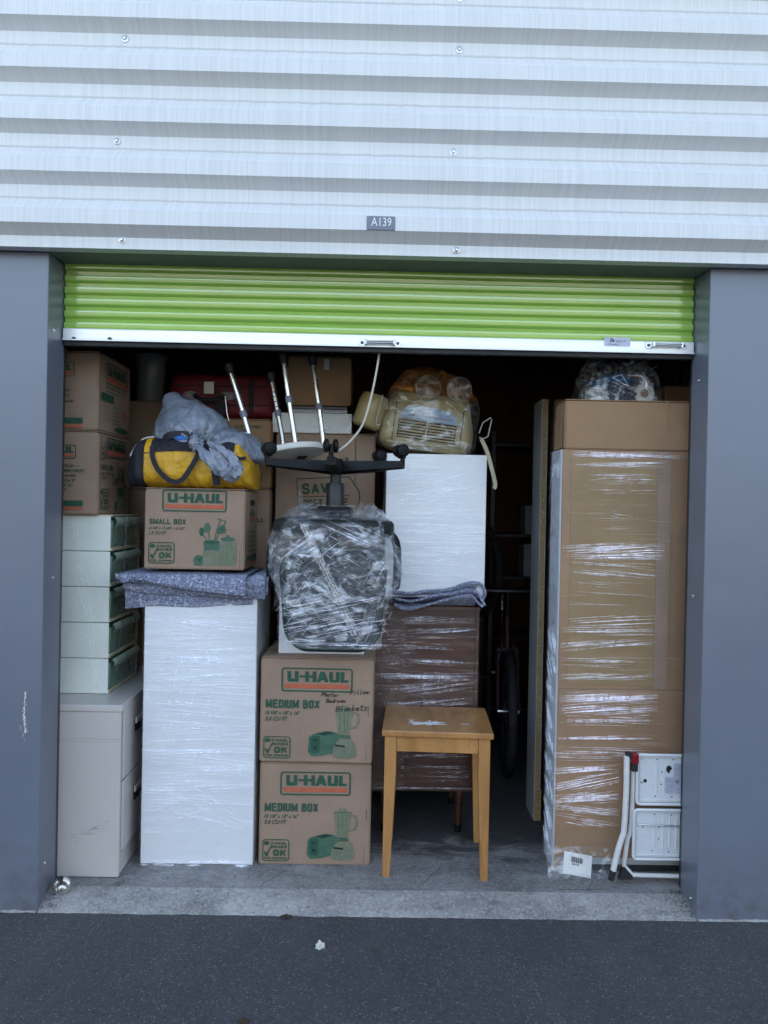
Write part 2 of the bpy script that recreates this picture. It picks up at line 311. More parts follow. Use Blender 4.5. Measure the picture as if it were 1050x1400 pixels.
MAT['film_h'] = m_film('stretch_film_level', (1.6, 1.6, 70), 0.02, 0.26, 0.56, 0.68, 0.7, 0.004, 0.14, second=(3, 3, 5))
MAT['film_wh'] = m_film('stretch_film_on_white', (1.8, 1.8, 48), 0.10, 0.22, 0.48, 0.64, 0.8, 0.006, 0.16, second=(3, 3, 4), milk=0.5)
MAT['film_v'] = m_film('stretch_film_crumpled', (9, 9, 14), 0.05, 0.55, 0.5, 0.64, 1.2, 0.02, 0.12, milk=0.15)
MAT['film_chair'] = m_film('stretch_film_dense', (15, 15, 26), 0.045, 0.85, 0.53, 0.66, 1.8, 0.03, 0.12, (0.86, 0.92, 1.0), 2.5, 0.22, second=(5, 5, 5))
MAT['fold'] = m_film('bunched_film_fold', (30, 30, 30), 0.34, 0.42, 0.35, 0.62, 0.5, 0.004, 0.2, (0.95, 0.95, 1.0), 1.0, 0.7)
MAT['fold_soft'] = m_film('thin_film_fold', (30, 30, 30), 0.20, 0.35, 0.35, 0.65, 0.5, 0.004, 0.2, (0.93, 0.95, 1.0), 1.0, 0.7)

# ------------------------------------------------------------------ mesh building
class MB:
    def __init__(s): s.v = []; s.f = []
    def add(s, vs, fs):
        b = len(s.v); s.v += [tuple(p) for p in vs]; s.f += [tuple(i+b for i in f) for f in fs]; return s
    def box(s, x0, x1, y0, y1, z0, z1, bev=0.0, seg=1, taper=None):
        bm = bmesh.new(); bmesh.ops.create_cube(bm, size=1)
        for v in bm.verts:
            v.co = Vector(((x0+x1)/2+v.co.x*(x1-x0), (y0+y1)/2+v.co.y*(y1-y0), (z0+z1)/2+v.co.z*(z1-z0)))
        if bev > 0:
            bev = min(bev, 0.45*min(abs(x1-x0), abs(y1-y0), abs(z1-z0)))
            bmesh.ops.bevel(bm, geom=bm.edges[:], offset=bev, segments=seg, affect='EDGES', profile=0.5)
        bm.verts.index_update(); s.add([v.co[:] for v in bm.verts], [[v.index for v in f.verts] for f in bm.faces]); bm.free(); return s
    def tube(s, pts, r, n=10, cap=True, flat=1.0):
        P = [Vector(p) for p in pts]; rs = r if isinstance(r, (list, tuple)) else [r]*len(P)
        vs = []; fs = []; up = None
        for i, p in enumerate(P):
            d = (P[min(i+1, len(P)-1)]-P[max(i-1, 0)]).normalized()
            if up is None:
                up = Vector((0, 0, 1)) if abs(d.z) < 0.9 else Vector((0, 1, 0))
            a = d.cross(up).normalized(); up = a.cross(d).normalized()
            for k in range(n):
                q = 2*pi*k/n; vs.append(p+a*(cos(q)*rs[i])+up*(sin(q)*rs[i]*flat))
        for i in range(len(P)-1):
            for k in range(n):
                fs.append((i*n+k, i*n+(k+1) % n, (i+1)*n+(k+1) % n, (i+1)*n+k))
        if cap: fs += [tuple(range(n-1, -1, -1)), tuple(range((len(P)-1)*n, len(P)*n))]
        return s.add(vs, fs)
    def lathe(s, prof, c=(0, 0, 0), axis='Z', n=28, sx=1.0, sy=1.0):
        vs = []; fs = []; m = len(prof)
        for k in range(n):
            a = 2*pi*k/n
            for r, h in prof:
                p = (r*cos(a)*sx, r*sin(a)*sy, h)
                if axis == 'Y': p = (p[0], p[2], p[1])
                if axis == 'X': p = (p[2], p[0], p[1])
                vs.append((p[0]+c[0], p[1]+c[1], p[2]+c[2]))
        for k in range(n):
            for j in range(m-1):
                fs.append((k*m+j, ((k+1) % n)*m+j, ((k+1) % n)*m+j+1, k*m+j+1))
        for j, rev in ((0, 1), (m-1, 0)):
            if prof[j][0] > 1e-6:
                l = [k*m+j for k in range(n)]; fs.append(tuple(l[::-1] if rev else l))
        return s.add(vs, fs)
    def grid(s, fn, nu, nv, cu=False, cv=False):
        vs = [fn(i/(nu if cu else nu-1) if True else 0, j/(nv if cv else nv-1)) for i in range(nu) for j in range(nv)]
        fs = []
        for i in range(nu if cu else nu-1):
            for j in range(nv if cv else nv-1):
                i2, j2 = (i+1) % nu, (j+1) % nv
                fs.append((i*nv+j, i2*nv+j, i2*nv+j2, i*nv+j2))
        return s.add(vs, fs)
    def prism(s, poly, axis, a0, a1):
        """poly: 2-D outline; axis: which world axis it is extruded along"""
        def P(u, v, a): return {'Y': (u, a, v), 'X': (a, u, v), 'Z': (u, v, a)}[axis]
        n = len(poly)
        vs = [P(u, v, a0) for u, v in poly]+[P(u, v, a1) for u, v in poly]
        fs = [tuple(range(n)), tuple(range(2*n-1, n-1, -1))]+[(i, i+n, (i+1) % n+n, (i+1) % n) for i in range(n)]
        return s.add(vs, fs)
    def xf(s, M):
        s.v = [tuple(M @ Vector(p)) for p in s.v]; return s

def mesh(name, mb, mat, smooth=False, angle=40):
    me = bpy.data.meshes.new(name); me.from_pydata(mb.v, [], mb.f); me.validate(clean_customdata=False)
    bm = bmesh.new(); bm.from_mesh(me); bmesh.ops.recalc_face_normals(bm, faces=bm.faces[:])
    if smooth:
        for f in bm.faces: f.smooth = True
        for e in bm.edges:
            if len(e.link_faces) == 2 and e.calc_face_angle(0) > radians(angle): e.smooth = False
    bm.to_mesh(me); bm.free()
    me.materials.append(MAT[mat] if isinstance(mat, str) else mat); return me
def obj(name, mb, mat, parent=None, smooth=False, angle=40, loc=None, rot=None, kind=None):
    o = bpy.data.objects.new(name, mesh(name, mb, mat, smooth, angle)); scn.collection.objects.link(o)
    if parent: o.parent = parent
    if loc: o.location = loc
    if rot: o.rotation_euler = rot
    if kind: o['kind'] = kind
    return o
def tag(o, label, cat, group=None):
    o['label'] = label; o['category'] = cat
    if group: o['group'] = group
    return o
def thing(name, label, cat, loc=(0, 0, 0), rotz=0.0, group=None, tilt=(0, 0)):
    o = bpy.data.objects.new(name, None); scn.collection.objects.link(o); o.empty_display_size = 0.1
    o.location = loc; o.rotation_euler = (tilt[0], tilt[1], rotz); return tag(o, label, cat, group)
def copy_tree(o, parent=None):
    c = o.copy(); scn.collection.objects.link(c); c.parent = parent
    for ch in list(o.children): copy_tree(ch, c)
    return c
def struct(name, mb, mat, **k):
    o = obj(name, mb, mat, **k); o['kind'] = 'structure'; return o

class Fr:
    """a flat face to print on or to wrap: origin, right, up, outward"""
    def __init__(s, o, r, u):
        s.o = Vector(o); s.r = Vector(r).normalized(); s.u = Vector(u).normalized(); s.n = s.r.cross(s.u)
    def p(s, x, y, d=0.0): return s.o+s.r*x+s.u*y+s.n*d
_txt = {}
def text2d(txt, bold=0.0, shear=0.0):
    k = (txt, bold, shear)
    if k not in _txt:
        cu = bpy.data.curves.new('t', 'FONT'); cu.body = txt; cu.size = 1; cu.offset = bold; cu.shear = shear; cu.resolution_u = 2
        o = bpy.data.objects.new('t', cu); scn.collection.objects.link(o)
        bpy.context.view_layer.update()
        dg = bpy.context.evaluated_depsgraph_get(); me = o.evaluated_get(dg).to_mesh()
        vs = [(v.co.x, v.co.y) for v in me.vertices]; fs = [tuple(p.vertices) for p in me.polygons]
        o.evaluated_get(dg).to_mesh_clear(); bpy.data.objects.remove(o); bpy.data.curves.remove(cu)
        x0 = min(a for a, b in vs); x1 = max(a for a, b in vs); y0 = min(b for a, b in vs); y1 = max(b for a, b in vs)
        _txt[k] = ([((a-x0)/(x1-x0), (b-y0)/(y1-y0)) for a, b in vs], fs)
    return _txt[k]
def put_text(mb, fr, txt, x, y, w, h, d=0.0009, bold=0.02, shear=0.0):
    vs, fs = text2d(txt, bold, shear); return mb.add([fr.p(x+a*w, y+b*h, d) for a, b in vs], fs)
_dz = [0]
def dstep(d):
    _dz[0] = (_dz[0]+1) % 40; return d+_dz[0]*6e-6
def put_poly(mb, fr, poly, d=0.0009, x=0, y=0, sx=1, sy=None):
    sy = sy or sx; d = dstep(d)
    return mb.add([fr.p(x+a*sx, y+b*sy, d) for a, b in poly], [tuple(range(len(poly)))])
def rr(x0, y0, x1, y1, r, n=5):
    out = []
    for cx, cy, a in ((x1-r, y0+r, -90), (x1-r, y1-r, 0), (x0+r, y1-r, 90), (x0+r, y0+r, 180)):
        out += [(cx+r*cos(radians(a+90*i/n)), cy+r*sin(radians(a+90*i/n))) for i in range(n+1)]
    return out
def put_ring(mb, fr, x0, y0, x1, y1, r, t, d=0.0009):
    o = rr(x0, y0, x1, y1, r); i = rr(x0+t, y0+t, x1-t, y1-t, max(r-t, 0.001)); n = len(o)
    return mb.add([fr.p(a, b, d) for a, b in o+i], [(k, (k+1) % n, n+(k+1) % n, n+k) for k in range(n)])
def stroke(mb, fr, pts, w, d0=0.0012):
    for (a, b) in zip(pts[:-1], pts[1:]):
        dx, dy = b[0]-a[0], b[1]-a[1]; l = math.hypot(dx, dy) or 1; nx, ny = -dy/l*w/2, dx/l*w/2; ex, ey = dx/l*w*0.3, dy/l*w*0.3; d = dstep(d0)
        mb.add([fr.p(a[0]-nx-ex, a[1]-ny-ey, d), fr.p(b[0]-nx+ex, b[1]-ny+ey, d), fr.p(b[0]+nx+ex, b[1]+ny+ey, d), fr.p(a[0]+nx-ex, a[1]+ny-ey, d)], [(0, 1, 2, 3)])
BL = {'A': [[(0, 0), (.5, 1), (1, 0)], [(.2, .3), (.8, .3)]], 'B': [[(0, 0), (0, 1), (.75, 1), (.9, .85), (.9, .65), (.75, .53), (0, .53)], [(.75, .53), (1, .38), (1, .15), (.8, 0), (0, 0)]],
      'C': [[(1, .72), (.95, .9), (.75, 1), (.25, 1), (0, .8), (0, .2), (.25, 0), (.75, 0), (.95, .1), (1, .28)]], 'D': [[(0, 0), (0, 1), (.65, 1), (1, .78), (1, .22), (.65, 0), (0, 0)]],
      'E': [[(1, 1), (0, 1), (0, 0), (1, 0)], [(0, .52), (.85, .52)]], 'F': [[(1, 1), (0, 1), (0, 0)], [(0, .52), (.85, .52)]], 'G': [[(1, .75), (.75, 1), (.25, 1), (0, .8), (0, .2), (.25, 0), (.75, 0), (1, .2), (1, .45), (.6, .45)]],
      'H': [[(0, 0), (0, 1)], [(1, 0), (1, 1)], [(0, .5), (1, .5)]], 'I': [[(.5, 0), (.5, 1)]], 'K': [[(0, 0), (0, 1)], [(1, 1), (.1, .42)], [(.35, .6), (1, 0)]], 'L': [[(0, 1), (0, 0), (1, 0)]],
      'M': [[(0, 0), (0, 1), (.5, .12), (1, 1), (1, 0)]], 'N': [[(0, 0), (0, 1), (1, 0), (1, 1)]], 'O': [[(.25, 0), (0, .2), (0, .8), (.25, 1), (.75, 1), (1, .8), (1, .2), (.75, 0), (.25, 0)]],
      'P': [[(0, 0), (0, 1), (.75, 1), (1, .85), (1, .58), (.75, .43), (0, .43)]], 'R': [[(0, 0), (0, 1), (.75, 1), (1, .85), (1, .62), (.75, .48), (0, .48)], [(.6, .48), (1, 0)]],
      'S': [[(.98, .78), (.75, 1), (.25, 1), (.02, .8), (.1, .6), (.9, .4), (.98, .2), (.75, 0), (.25, 0), (.02, .22)]], 'T': [[(0, 1), (1, 1)], [(.5, 1), (.5, 0)]], 'U': [[(0, 1), (0, .2), (.25, 0), (.75, 0), (1, .2), (1, 1)]],
      'V': [[(0, 1), (.5, 0), (1, 1)]], 'X': [[(0, 0), (1, 1)], [(0, 1), (1, 0)]], '-': [[(.1, .45), (.9, .45)]]}
def put_block(mb, fr, txt, x, y, w, h, th=0.2, d=0.0009):
    wd = {' ': .55, 'I': .35, 'M': 1.25, '-': .6}; tot = sum(wd.get(c, 1.0) for c in txt)+.0*(len(txt)); u = w/(tot); t = th*h; cx = x
    for c in txt:
        k = wd.get(c, 1.0)*u; gap = u*.16
        for st in BL.get(c, []):
            x0 = cx+gap/2+t/2; x1 = cx+k-gap/2-t/2
            if c == 'I': x0 = x1 = cx+k/2
            P = [(x0+a*(x1-x0), y+t/2+b*(h-t)) for a, b in st]
            for a, b in zip(P[:-1], P[1:]):
                dx, dy = b[0]-a[0], b[1]-a[1]; l = math.hypot(dx, dy) or 1; nx, ny = -dy/l*t/2, dx/l*t/2; e = .42 if abs(dx) < 1e-6 or abs(dy) < 1e-6 else .2; ex, ey = dx/l*t*e, dy/l*t*e; dd = dstep(d)
                mb.add([fr.p(a[0]-nx-ex, a[1]-ny-ey, dd), fr.p(b[0]-nx+ex, b[1]-ny+ey, dd), fr.p(b[0]+nx+ex, b[1]+ny+ey, dd), fr.p(a[0]+nx-ex, a[1]+ny-ey, dd)], [(0, 1, 2, 3)])
        cx += k
    return mb
GL = {'M': [[(0, 0), (.1, .9), (.35, .3), (.6, .95), (.75, 0)]], 'a': [[(.55, .45), (.3, .5), (.1, .25), (.3, 0), (.5, .2), (.55, .45), (.6, 0)]],
      's': [[(.5, .45), (.2, .45), (.2, .28), (.45, .2), (.4, 0), (.1, .02)]], 't': [[(.3, .9), (.3, .05), (.5, .03)], [(.05, .55), (.6, .6)]],
      'e': [[(.1, .22), (.5, .3), (.35, .5), (.12, .3), (.25, 0), (.55, .08)]], 'r': [[(.15, .5), (.18, 0)], [(.18, .3), (.35, .5), (.5, .42)]],
      'B': [[(.1, 0), (.1, .95), (.5, .85), (.45, .55), (.12, .5), (.6, .4), (.55, .08), (.1, 0)]], 'd': [[(.5, .3), (.25, .45), (.1, .15), (.35, 0), (.52, .25), (.55, .95), (.55, 0)]],
      'o': [[(.3, .5), (.08, .25), (.3, 0), (.52, .25), (.3, .5)]], 'm': [[(.05, .5), (.08, 0), (.1, .35), (.28, .5), (.32, 0), (.36, .35), (.55, .5), (.6, 0)]],
      'P': [[(.1, 0), (.12, .95), (.55, .85), (.5, .5), (.12, .42)]], 'i': [[(.3, .5), (.32, 0)], [(.3, .68), (.32, .72)]], 'l': [[(.3, .95), (.28, 0), (.45, .03)]],
      'w': [[(.05, .5), (.18, 0), (.32, .4), (.45, 0), (.65, .5)]], 'n': [[(.1, .5), (.12, 0), (.15, .35), (.38, .5), (.45, 0)]], 'k': [[(.12, .95), (.12, 0)], [(.5, .5), (.14, .25), (.5, 0)]],
      'S': [[(.6, .85), (.25, .95), (.1, .7), (.5, .45), (.45, .05), (.05, .08)]], 'h': [[(.1, .95), (.1, 0), (.15, .4), (.4, .45), (.42, 0)]], 'g': [[(.5, .4), (.2, .45), (.15, .1), (.5, .2), (.5, -.35), (.15, -.3)]],
      'L': [[(.1, .95), (.1, .02), (.5, 0)]], 'x': [[(.05, .5), (.5, 0)], [(.5, .5), (.05, 0)]]}
def hand(mb, fr, txt, x, y, s, w=0.0028, slope=0.0):
    for i, ch in enumerate(txt):
        for st in GL.get(ch, []):
            stroke(mb, fr, [(x+(i*0.64+a*1.1+b*.22+rng.uniform(-.04, .04))*s, y+(b+rng.uniform(-.05, .05))*s+slope*i*s) for a, b in st], w)
def logo(parent, fr, x, y, w, mono=False):
    """the rental company's framed wordmark with the stripe under it; w = frame width"""
    g = MB(); k = w/6.0; h = w*0.335
    put_ring(g, fr, x, y, x+w, y+h, 0.25*k, 0.12*k)
    L = lambda *ps: put_poly(g, fr, ps, 0.0009, x, y, k)
    b, tp = 0.83, 1.72
    L((.42, tp), (.80, tp), (.80, 1.10), (1.12, 1.10), (1.12, tp), (1.43, tp), (1.43, b), (.62, b), (.50, .95), (.50, tp-.08))
    L((1.55, 1.19), (1.55, 1.39), (2.0, 1.39), (2.0, tp), (2.31, tp), (2.31, 1.39), (2.62, 1.39), (2.62, tp), (2.93, tp), (2.93, b), (2.62, b), (2.62, 1.19), (2.31, 1.19), (2.31, b), (2.0, b), (2.0, 1.19))
    L((2.98, b), (3.30, tp), (3.64, tp), (3.96, b), (3.66, b), (3.60, 1.0), (3.34, 1.0), (3.28, b))
    L((4.02, tp), (4.33, tp), (4.33, 1.04), (4.58, 1.04), (4.58, tp), (4.89, tp), (4.89, .95), (4.78, b), (4.13, b), (4.02, .95))
    L((4.98, tp), (5.29, tp), (5.29, 1.04), (5.64, 1.04), (5.64, b), (4.98, b))
    obj('logo', g, 'print_green', parent)
    s = MB(); put_poly(s, fr, [(.28, .30), (5.72, .30), (5.72, .66), (.28, .66)], 0.0009, x, y, k)
    dot = [(5.52+.05*cos(a*pi/4), 1.70+.05*sin(a*pi/4)) for a in range(8)]; put_poly(s, fr, dot, 0.0009, x, y, k)
    obj('logo_stripe', s, 'print_orange', parent)
def ok_badge(parent, fr, x, y, w):
    g = MB(); h = w*0.82; put_ring(g, fr, x, y, x+w, y+h, 0.12*w, 0.035*w)
    put_block(g, fr, 'U-HAUL', x+.30*w, y+.76*h, .62*w, .13*h, .26); put_text(g, fr, 'BOXES', x+.30*w, y+.80*h*0.565+.0, .001, .001) if False else None
    put_block(g, fr, 'BOXES', x+.30*w, y+.59*h, .62*w, .13*h, .26)
    put_block(g, fr, 'OK', x+.38*w, y+.24*h, .52*w, .29*h, .28)
    put_block(g, fr, 'FOR SHIPPING', x+.08*w, y+.085*h, .84*w, .10*h, .24)
    put_poly(g, fr, [(.06, .30), (.11, .36), (.17, .28), (.32, .58), (.35, .56), (.18, .16), (.15, .16)], 0.0009, x, y+.02*h, w)
    put_poly(g, fr, [(.08, .62), (.24, .62), (.26, .70), (.20, .77), (.08, .75), (.06, .68)], 0.0009, x, y-.02*h, w)
    obj('shipping_badge', g, 'print_green', parent)
def ell(cx, cy, rx, ry, n=18, a0=0, a1=360): return [(cx+rx*cos(radians(a0+(a1-a0)*i/n)), cy+ry*sin(radians(a0+(a1-a0)*i/n))) for i in range(n if a1-a0 == 360 else n+1)]
def medium_art(parent, fr, x, y, s):
    a = MB(); b = MB(); c = MB(); d1, d2, d3 = 0.0007, 0.0010, 0.0013
    P = lambda m, poly, d: put_poly(m, fr, poly, d, x, y, s)
    P(a, [(.0, .10), (.08, .0), (.30, .02), (.62, .10), (.66, .44), (.58, .50), (.38, .53), (.10, .46), (.02, .40)], d1)       # toaster body
    P(b, [(.05, .14), (.11, .06), (.24, .08), (.24, .42), (.12, .44), (.05, .38)], d2)
    P(b, [(.14, .47), (.40, .53), (.58, .50), (.34, .43)], d2)
    P(c, [(.18, .47), (.38, .515), (.42, .505), (.22, .46)], d3); P(c, [(.26, .45), (.46, .50), (.50, .49), (.30, .44)], d3)
    P(c, [(.10, .32), (.19, .33), (.19, .36), (.10, .35)], d3); P(c, ell(.15, .18, .035, .035, 10), d3)
    l = MB()
    P(l, [(.50, .02), (.62, -.03), (.88, -.03), (1.0, .03), (.98, .22), (.90, .36), (.64, .37), (.53, .22)], 0.0011)         # blender base
    P(l, [(.62, .48), (.84, .48), (.92, .98), (.56, .98)], 0.0008)                                                        # jug
    P(l, [(.66, .99), (.82, .99), (.82, 1.06), (.66, 1.06)], 0.0008)
    put = lambda pts, w: stroke(l, fr, [(x+u*s, y+v*s) for u, v in pts], w*s, 0.0009)
    put([(.91, .92), (1.02, .90), (1.04, .74), (.98, .62), (.88, .60)], .035)
    P(a, [(.60, .38), (.88, .38), (.86, .46), (.63, .46)], d2)
    for q in (.66, .74, .80): stroke(a, fr, [(x+q*s, y+.52*s), (x+(q+(q-.74)*.3)*s, y+.94*s)], .012*s, 0.0011)
    stroke(a, fr, [(x+.56*s, y+.98*s), (x+.92*s, y+.98*s)], .018*s, 0.0011)
    for q in range(9): stroke(a, fr, [(x+(.55+q*.052)*s, y+.0*s), (x+(.60+q*.040)*s, y+.20*s)], .007*s, 0.0014)
    P(c, [(.56, .22), (.76, .20), (.76, .24), (.56, .26)], 0.0015)
    obj('printed_blender', l, 'print_light', parent); obj('printed_toaster', a, 'print_mid', parent); obj('printed_shading', b, 'print_green', parent); obj('printed_detail', c, 'print_black', parent)
def small_art(parent, fr, x, y, s):
    l = MB(); a = MB(); g = MB()
    P = lambda m, poly, d=0.0009: put_poly(m, fr, poly, d, x, y, s)
    P(l, [(.60, .0), (.94, .0), (1.0, .12), (1.0, .52), (.92, .60), (.64, .60), (.58, .50), (.58, .1)], 0.0007)           # canister
    P(a, ell(.79, .63, .17, .055, 14), 0.0010); P(a, [(.75, .68), (.83, .68), (.83, .73), (.75, .73)], 0.0010)
    P(a, [(.24, .16), (.58, .16), (.60, .56), (.22, .56)], 0.0008)                                                    # utensil pot
    P(g, ell(.41, .56, .19, .045, 14), 0.0011)
    P(l, ell(.41, .30, .20, .07, 14), 0.0012); P(l, [(.21, .0), (.61, .0), (.61, .30), (.21, .30)], 0.0010)
    P(a, ell(.12, .12, .14, .13, 14), 0.0009); P(a, [(.0, .0), (.3, .0), (.3, .1), (.0, .1)], 0.0006); P(g, ell(.12, .14, .05, .04, 10), 0.0012)
    for pts in ([(.36, .58), (.33, .86)], [(.30, .58), (.18, .78)], [(.46, .58), (.60, 1.08)], [(.50, .58), (.62, .86)], [(.54, 1.12), (.74, 1.06), (.66, .92)]):
        stroke(a, fr, [(x+u*s, y+v*s) for u, v in pts], .022*s, 0.0012)
    P(a, ell(.30, .90, .075, .12, 14)); P(g, ell(.17, .80, .06, .10, 12)); P(a, ell(.64, .86, .10, .10, 9))
    for q in range(8): stroke(g, fr, [(x+.64*s, y+.86*s), (x+(.64+.13*cos(q*pi/4))*s, y+(.86+.13*sin(q*pi/4))*s)], .012*s, 0.0013)
    for q in range(6): stroke(a, fr, [(x+(.63+q*.062)*s, y+.03*s), (x+(.63+q*.062)*s, y+.50*s)], .007*s, 0.0013)
    obj('printed_canister', l, 'print_light', parent); obj('printed_utensil_pot', a, 'print_mid', parent); obj('printed_shading', g, 'print_green', parent)

def carton(parent, w, d, h, mat='card', seed=0, flaps=True, bulge=0.004, x0=None, tape=True):
    """one closed corrugated carton, origin at the middle of its base's front edge; faces bow and dent a little"""
    hx = w/2
    def side(fn, nu, nv): mbb.grid(fn, nu, nv)
    mbb = MB(); n = 14; r = 0.006
    def dis(p, nrm):
        k = noise.noise(Vector((p[0]*5+seed*3.1, p[1]*5, p[2]*5+seed)))*0.5+noise.noise(Vector((p[0]*16+seed, p[1]*16, p[2]*16)))*0.12
        ex = min(p[0]+hx, hx-p[0]) if abs(nrm[0]) < 0.5 else 1; ey = min(p[1], d-p[1]) if abs(nrm[1]) < 0.5 else 1; ez = min(p[2], h-p[2]) if abs(nrm[2]) < 0.5 else 1
        e = max(0, min(1, min(ex, ey, ez)/0.09)); a = (k*0.9+0.45)*bulge*e
        return (p[0]+nrm[0]*a, p[1]+nrm[1]*a, p[2]+nrm[2]*a)
    bm = bmesh.new(); bmesh.ops.create_cube(bm, size=1)
    for v in bm.verts: v.co = Vector((v.co.x*w, (v.co.y+.5)*d, (v.co.z+.5)*h))
    bmesh.ops.bevel(bm, geom=bm.edges[:], offset=0.005, segments=2, affect='EDGES')
    big = [f for f in bm.faces if f.calc_area() > 0.02]
    es = list({e for f in big for e in f.edges})
    bmesh.ops.subdivide_edges(bm, edges=es, cuts=9, use_grid_fill=True)
    bm.normal_update()
    for v in bm.verts:
        p = v.co; c = Vector((0, d/2, h/2)); q = p-c; ax = max(range(3), key=lambda i: abs(q[i])/((w, d, h)[i]/2)); nn = [0, 0, 0]; nn[ax] = 1 if q[ax] > 0 else -1
        v.co = Vector(dis(p[:], nn))
    bm.verts.index_update(); mbb.add([v.co[:] for v in bm.verts], [[v.index for v in f.verts] for f in bm.faces]); bm.free()
    o = obj('body', mbb, mat, parent, smooth=True, angle=50)
    if flaps:
        for sgn in (-1, 1):
            f = MB().box(-hx+0.002, hx-0.002, (0.003 if sgn < 0 else d/2+0.002), (d/2-0.002 if sgn < 0 else d-0.003), h+0.0025, h+0.0065, 0.001)
            obj('flap', f, mat, parent)
        if tape:
            t = MB().box(-hx-0.0008, hx+0.0008, d/2-0.026, d/2+0.026, h+0.0068, h+0.0073); obj('tape', t, 'tape', parent)
    return o

def film_sheet(parent, fr, w, h, mat='film_h', amp=0.0025, off=0.004, sc=(3, 26), seed=0, dens=1.0, name='stretch_film'):
    nu, nv = max(8, int(w*60*dens)), max(8, int(h*110*dens))
    def fn(u, v):
        x, y = u*w, v*h
        k = noise.noise(Vector((x*sc[0]+seed, y*sc[1], seed*1.7)))+0.5*noise.noise(Vector((x*sc[0]*3, y*sc[1]*2.3+seed, 5)))
        return fr.p(x, y, off+amp*(0.6+k))
    return obj(name, MB().grid(fn, nu, nv), mat, parent, smooth=True, angle=180)
def film_folds(parent, fr, bands, mat='fold', seed=0, name='film_fold', off=0.006, wob=1.0, hf=0.5):
    """many small raised creases of bunched film; a band is (u0,u1, v centre, v spread, slope, count, shortest, longest, width)"""
    r = random.Random(seed); mb = MB()
    for (u0, u1, vc, vs, sl, n, l0, l1, wd) in bands:
        for _ in range(n):
            L = r.uniform(l0, l1)*r.uniform(0.6, 1); uc = r.uniform(u0+L*0.3, max(u0+L*0.31, u1-L*0.3)); y = vc+r.gauss(0, 0.5)*vs; a = sl+r.gauss(0, 0.016)+0.012*sin(y*37)
            m = 9; w = wd*r.uniform(0.5, 1.3); ph = r.uniform(0, 9); am = r.uniform(0.0001, 0.0010)*wob; cur = r.gauss(0, 0.010)*wob
            vs_ = []; s0 = max(uc-L/2, u0); s1 = min(uc+L/2, u1)
            if s1-s0 < 0.01: continue
            for i in range(m):
                t = i/(m-1); x = s0+(s1-s0)*t; yy = y+a*(x-uc)+am*sin(x*60+ph)+cur*(t-.5)**2
                ww = w*(sin(pi*min(1, max(0, t*0.96+0.02)))**0.6)*(0.75+0.35*sin(x*90+ph*3))
                vs_ += [fr.p(x, yy-ww/2, off-.001), fr.p(x, yy-ww*0.22, off+ww*hf), fr.p(x, yy+ww/2, off-.001)]
            mb.add(vs_, [f for i in range(m-1) for f in ((i*3, i*3+3, i*3+4, i*3+1), (i*3+1, i*3+4, i*3+5, i*3+2))])
    return obj(name, mb, mat, parent, kind='stuff')

# ================================================================== the place
# ground
g = MB()
nx = 90
def gfn(u, v):
    x = -9+18*u; y = -14+16.85*v
    return (x, y, 0.004*noise.noise(Vector((x*.7, y*.7, 0)))*min(1, (2.85-y)*2))
g.grid(gfn, 60, 60)
g.add([(-400, -400, -.02), (400, -400, -.02), (400, 400, -.02), (-400, 400, -.02)], [(0, 1, 2, 3)])
struct('asphalt_ground', g, 'asphalt', smooth=True)
XL, XR, YF, YD = -1.2137, 1.2332, 2.85, 2.992      # jamb faces, wall front, door plane
ap = MB()
def apfn(u, v):
    x = XL+(XR-XL)*u; y = YF-0.012+(2.965-YF+0.012)*v
    e = noise.noise(Vector((x*14, 3, 0)))*0.006*(1-v)+noise.noise(Vector((x*60, 8, 0)))*0.003*(1-v)
    return (x, y+e, -0.004+(FLOOR+0.004)*min(1, v*1.02)**0.8+0.0015*noise.noise(Vector((x*9, y*9, 1))))
ap.grid(apfn, 160, 14); struct('sloped_threshold', ap, 'apron', smooth=True, angle=180)
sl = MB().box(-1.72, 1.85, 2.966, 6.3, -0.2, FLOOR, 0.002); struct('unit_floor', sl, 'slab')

# the building: everything that is bolted together
bld = thing('storage_building', 'white corrugated metal storage building with grey blue pillars round an open unit', 'building', (0, 0, 0))
prof = [(2.79, SZ0), (2.79, SZ0+.037)]
z = SZ0+.037
for i in range(13):
    prof += [(2.746, z+.033), (2.746, z+.085), (2.79, z+.129), (2.79, z+.183)]; z += .183
sd_ = MB(); xs = [-18+36*i/200 for i in range(201)]
vs = [(x, y+0.0016*noise.noise(Vector((x*1.5, zz*3, 0))), zz+0.0012*noise.noise(Vector((x*.8, zz*5, 7)))) for x in xs for (y, zz) in prof]
m = len(prof); sd_.add(vs, [(i*m+j, (i+1)*m+j, (i+1)*m+j+1, i*m+j+1) for i in range(200) for j in range(m-1)])
obj('corrugated_siding', sd_, 'siding', bld, smooth=True, angle=8)
TOPZ = z
obj('siding_edge_trim', MB().box(-18, 18, 2.788, 2.835, SZ0-.004, SZ0), 'siding', bld)
obj('soffit', MB().box(XL-.0, XR+.0, 2.8355, 2.985, SZ0-.001, SZ0+.02).box(-18, XL-.001, 2.8355, 2.9, SZ0-.001, SZ0+.02).box(XR+.001, 18, 2.8355, 2.9, SZ0-.001, SZ0+.02), 'soffit', bld)
for (a, b) in ((-18, XL), (XR, 18)):
    obj('pillar', MB().box(a, b, YF, 3.004, -.1, SZ0-.002, 0.004, 2), 'pillar', bld)
    obj('pillar_core', MB().box(a-(.05 if b < 5 else -.05) if a > 0 and False else (a+.05 if a > 0 else a), b if a > 0 else b-.05, 3.0045, 3.09, -.1, SZ0-.002), 'inner_wall', bld)
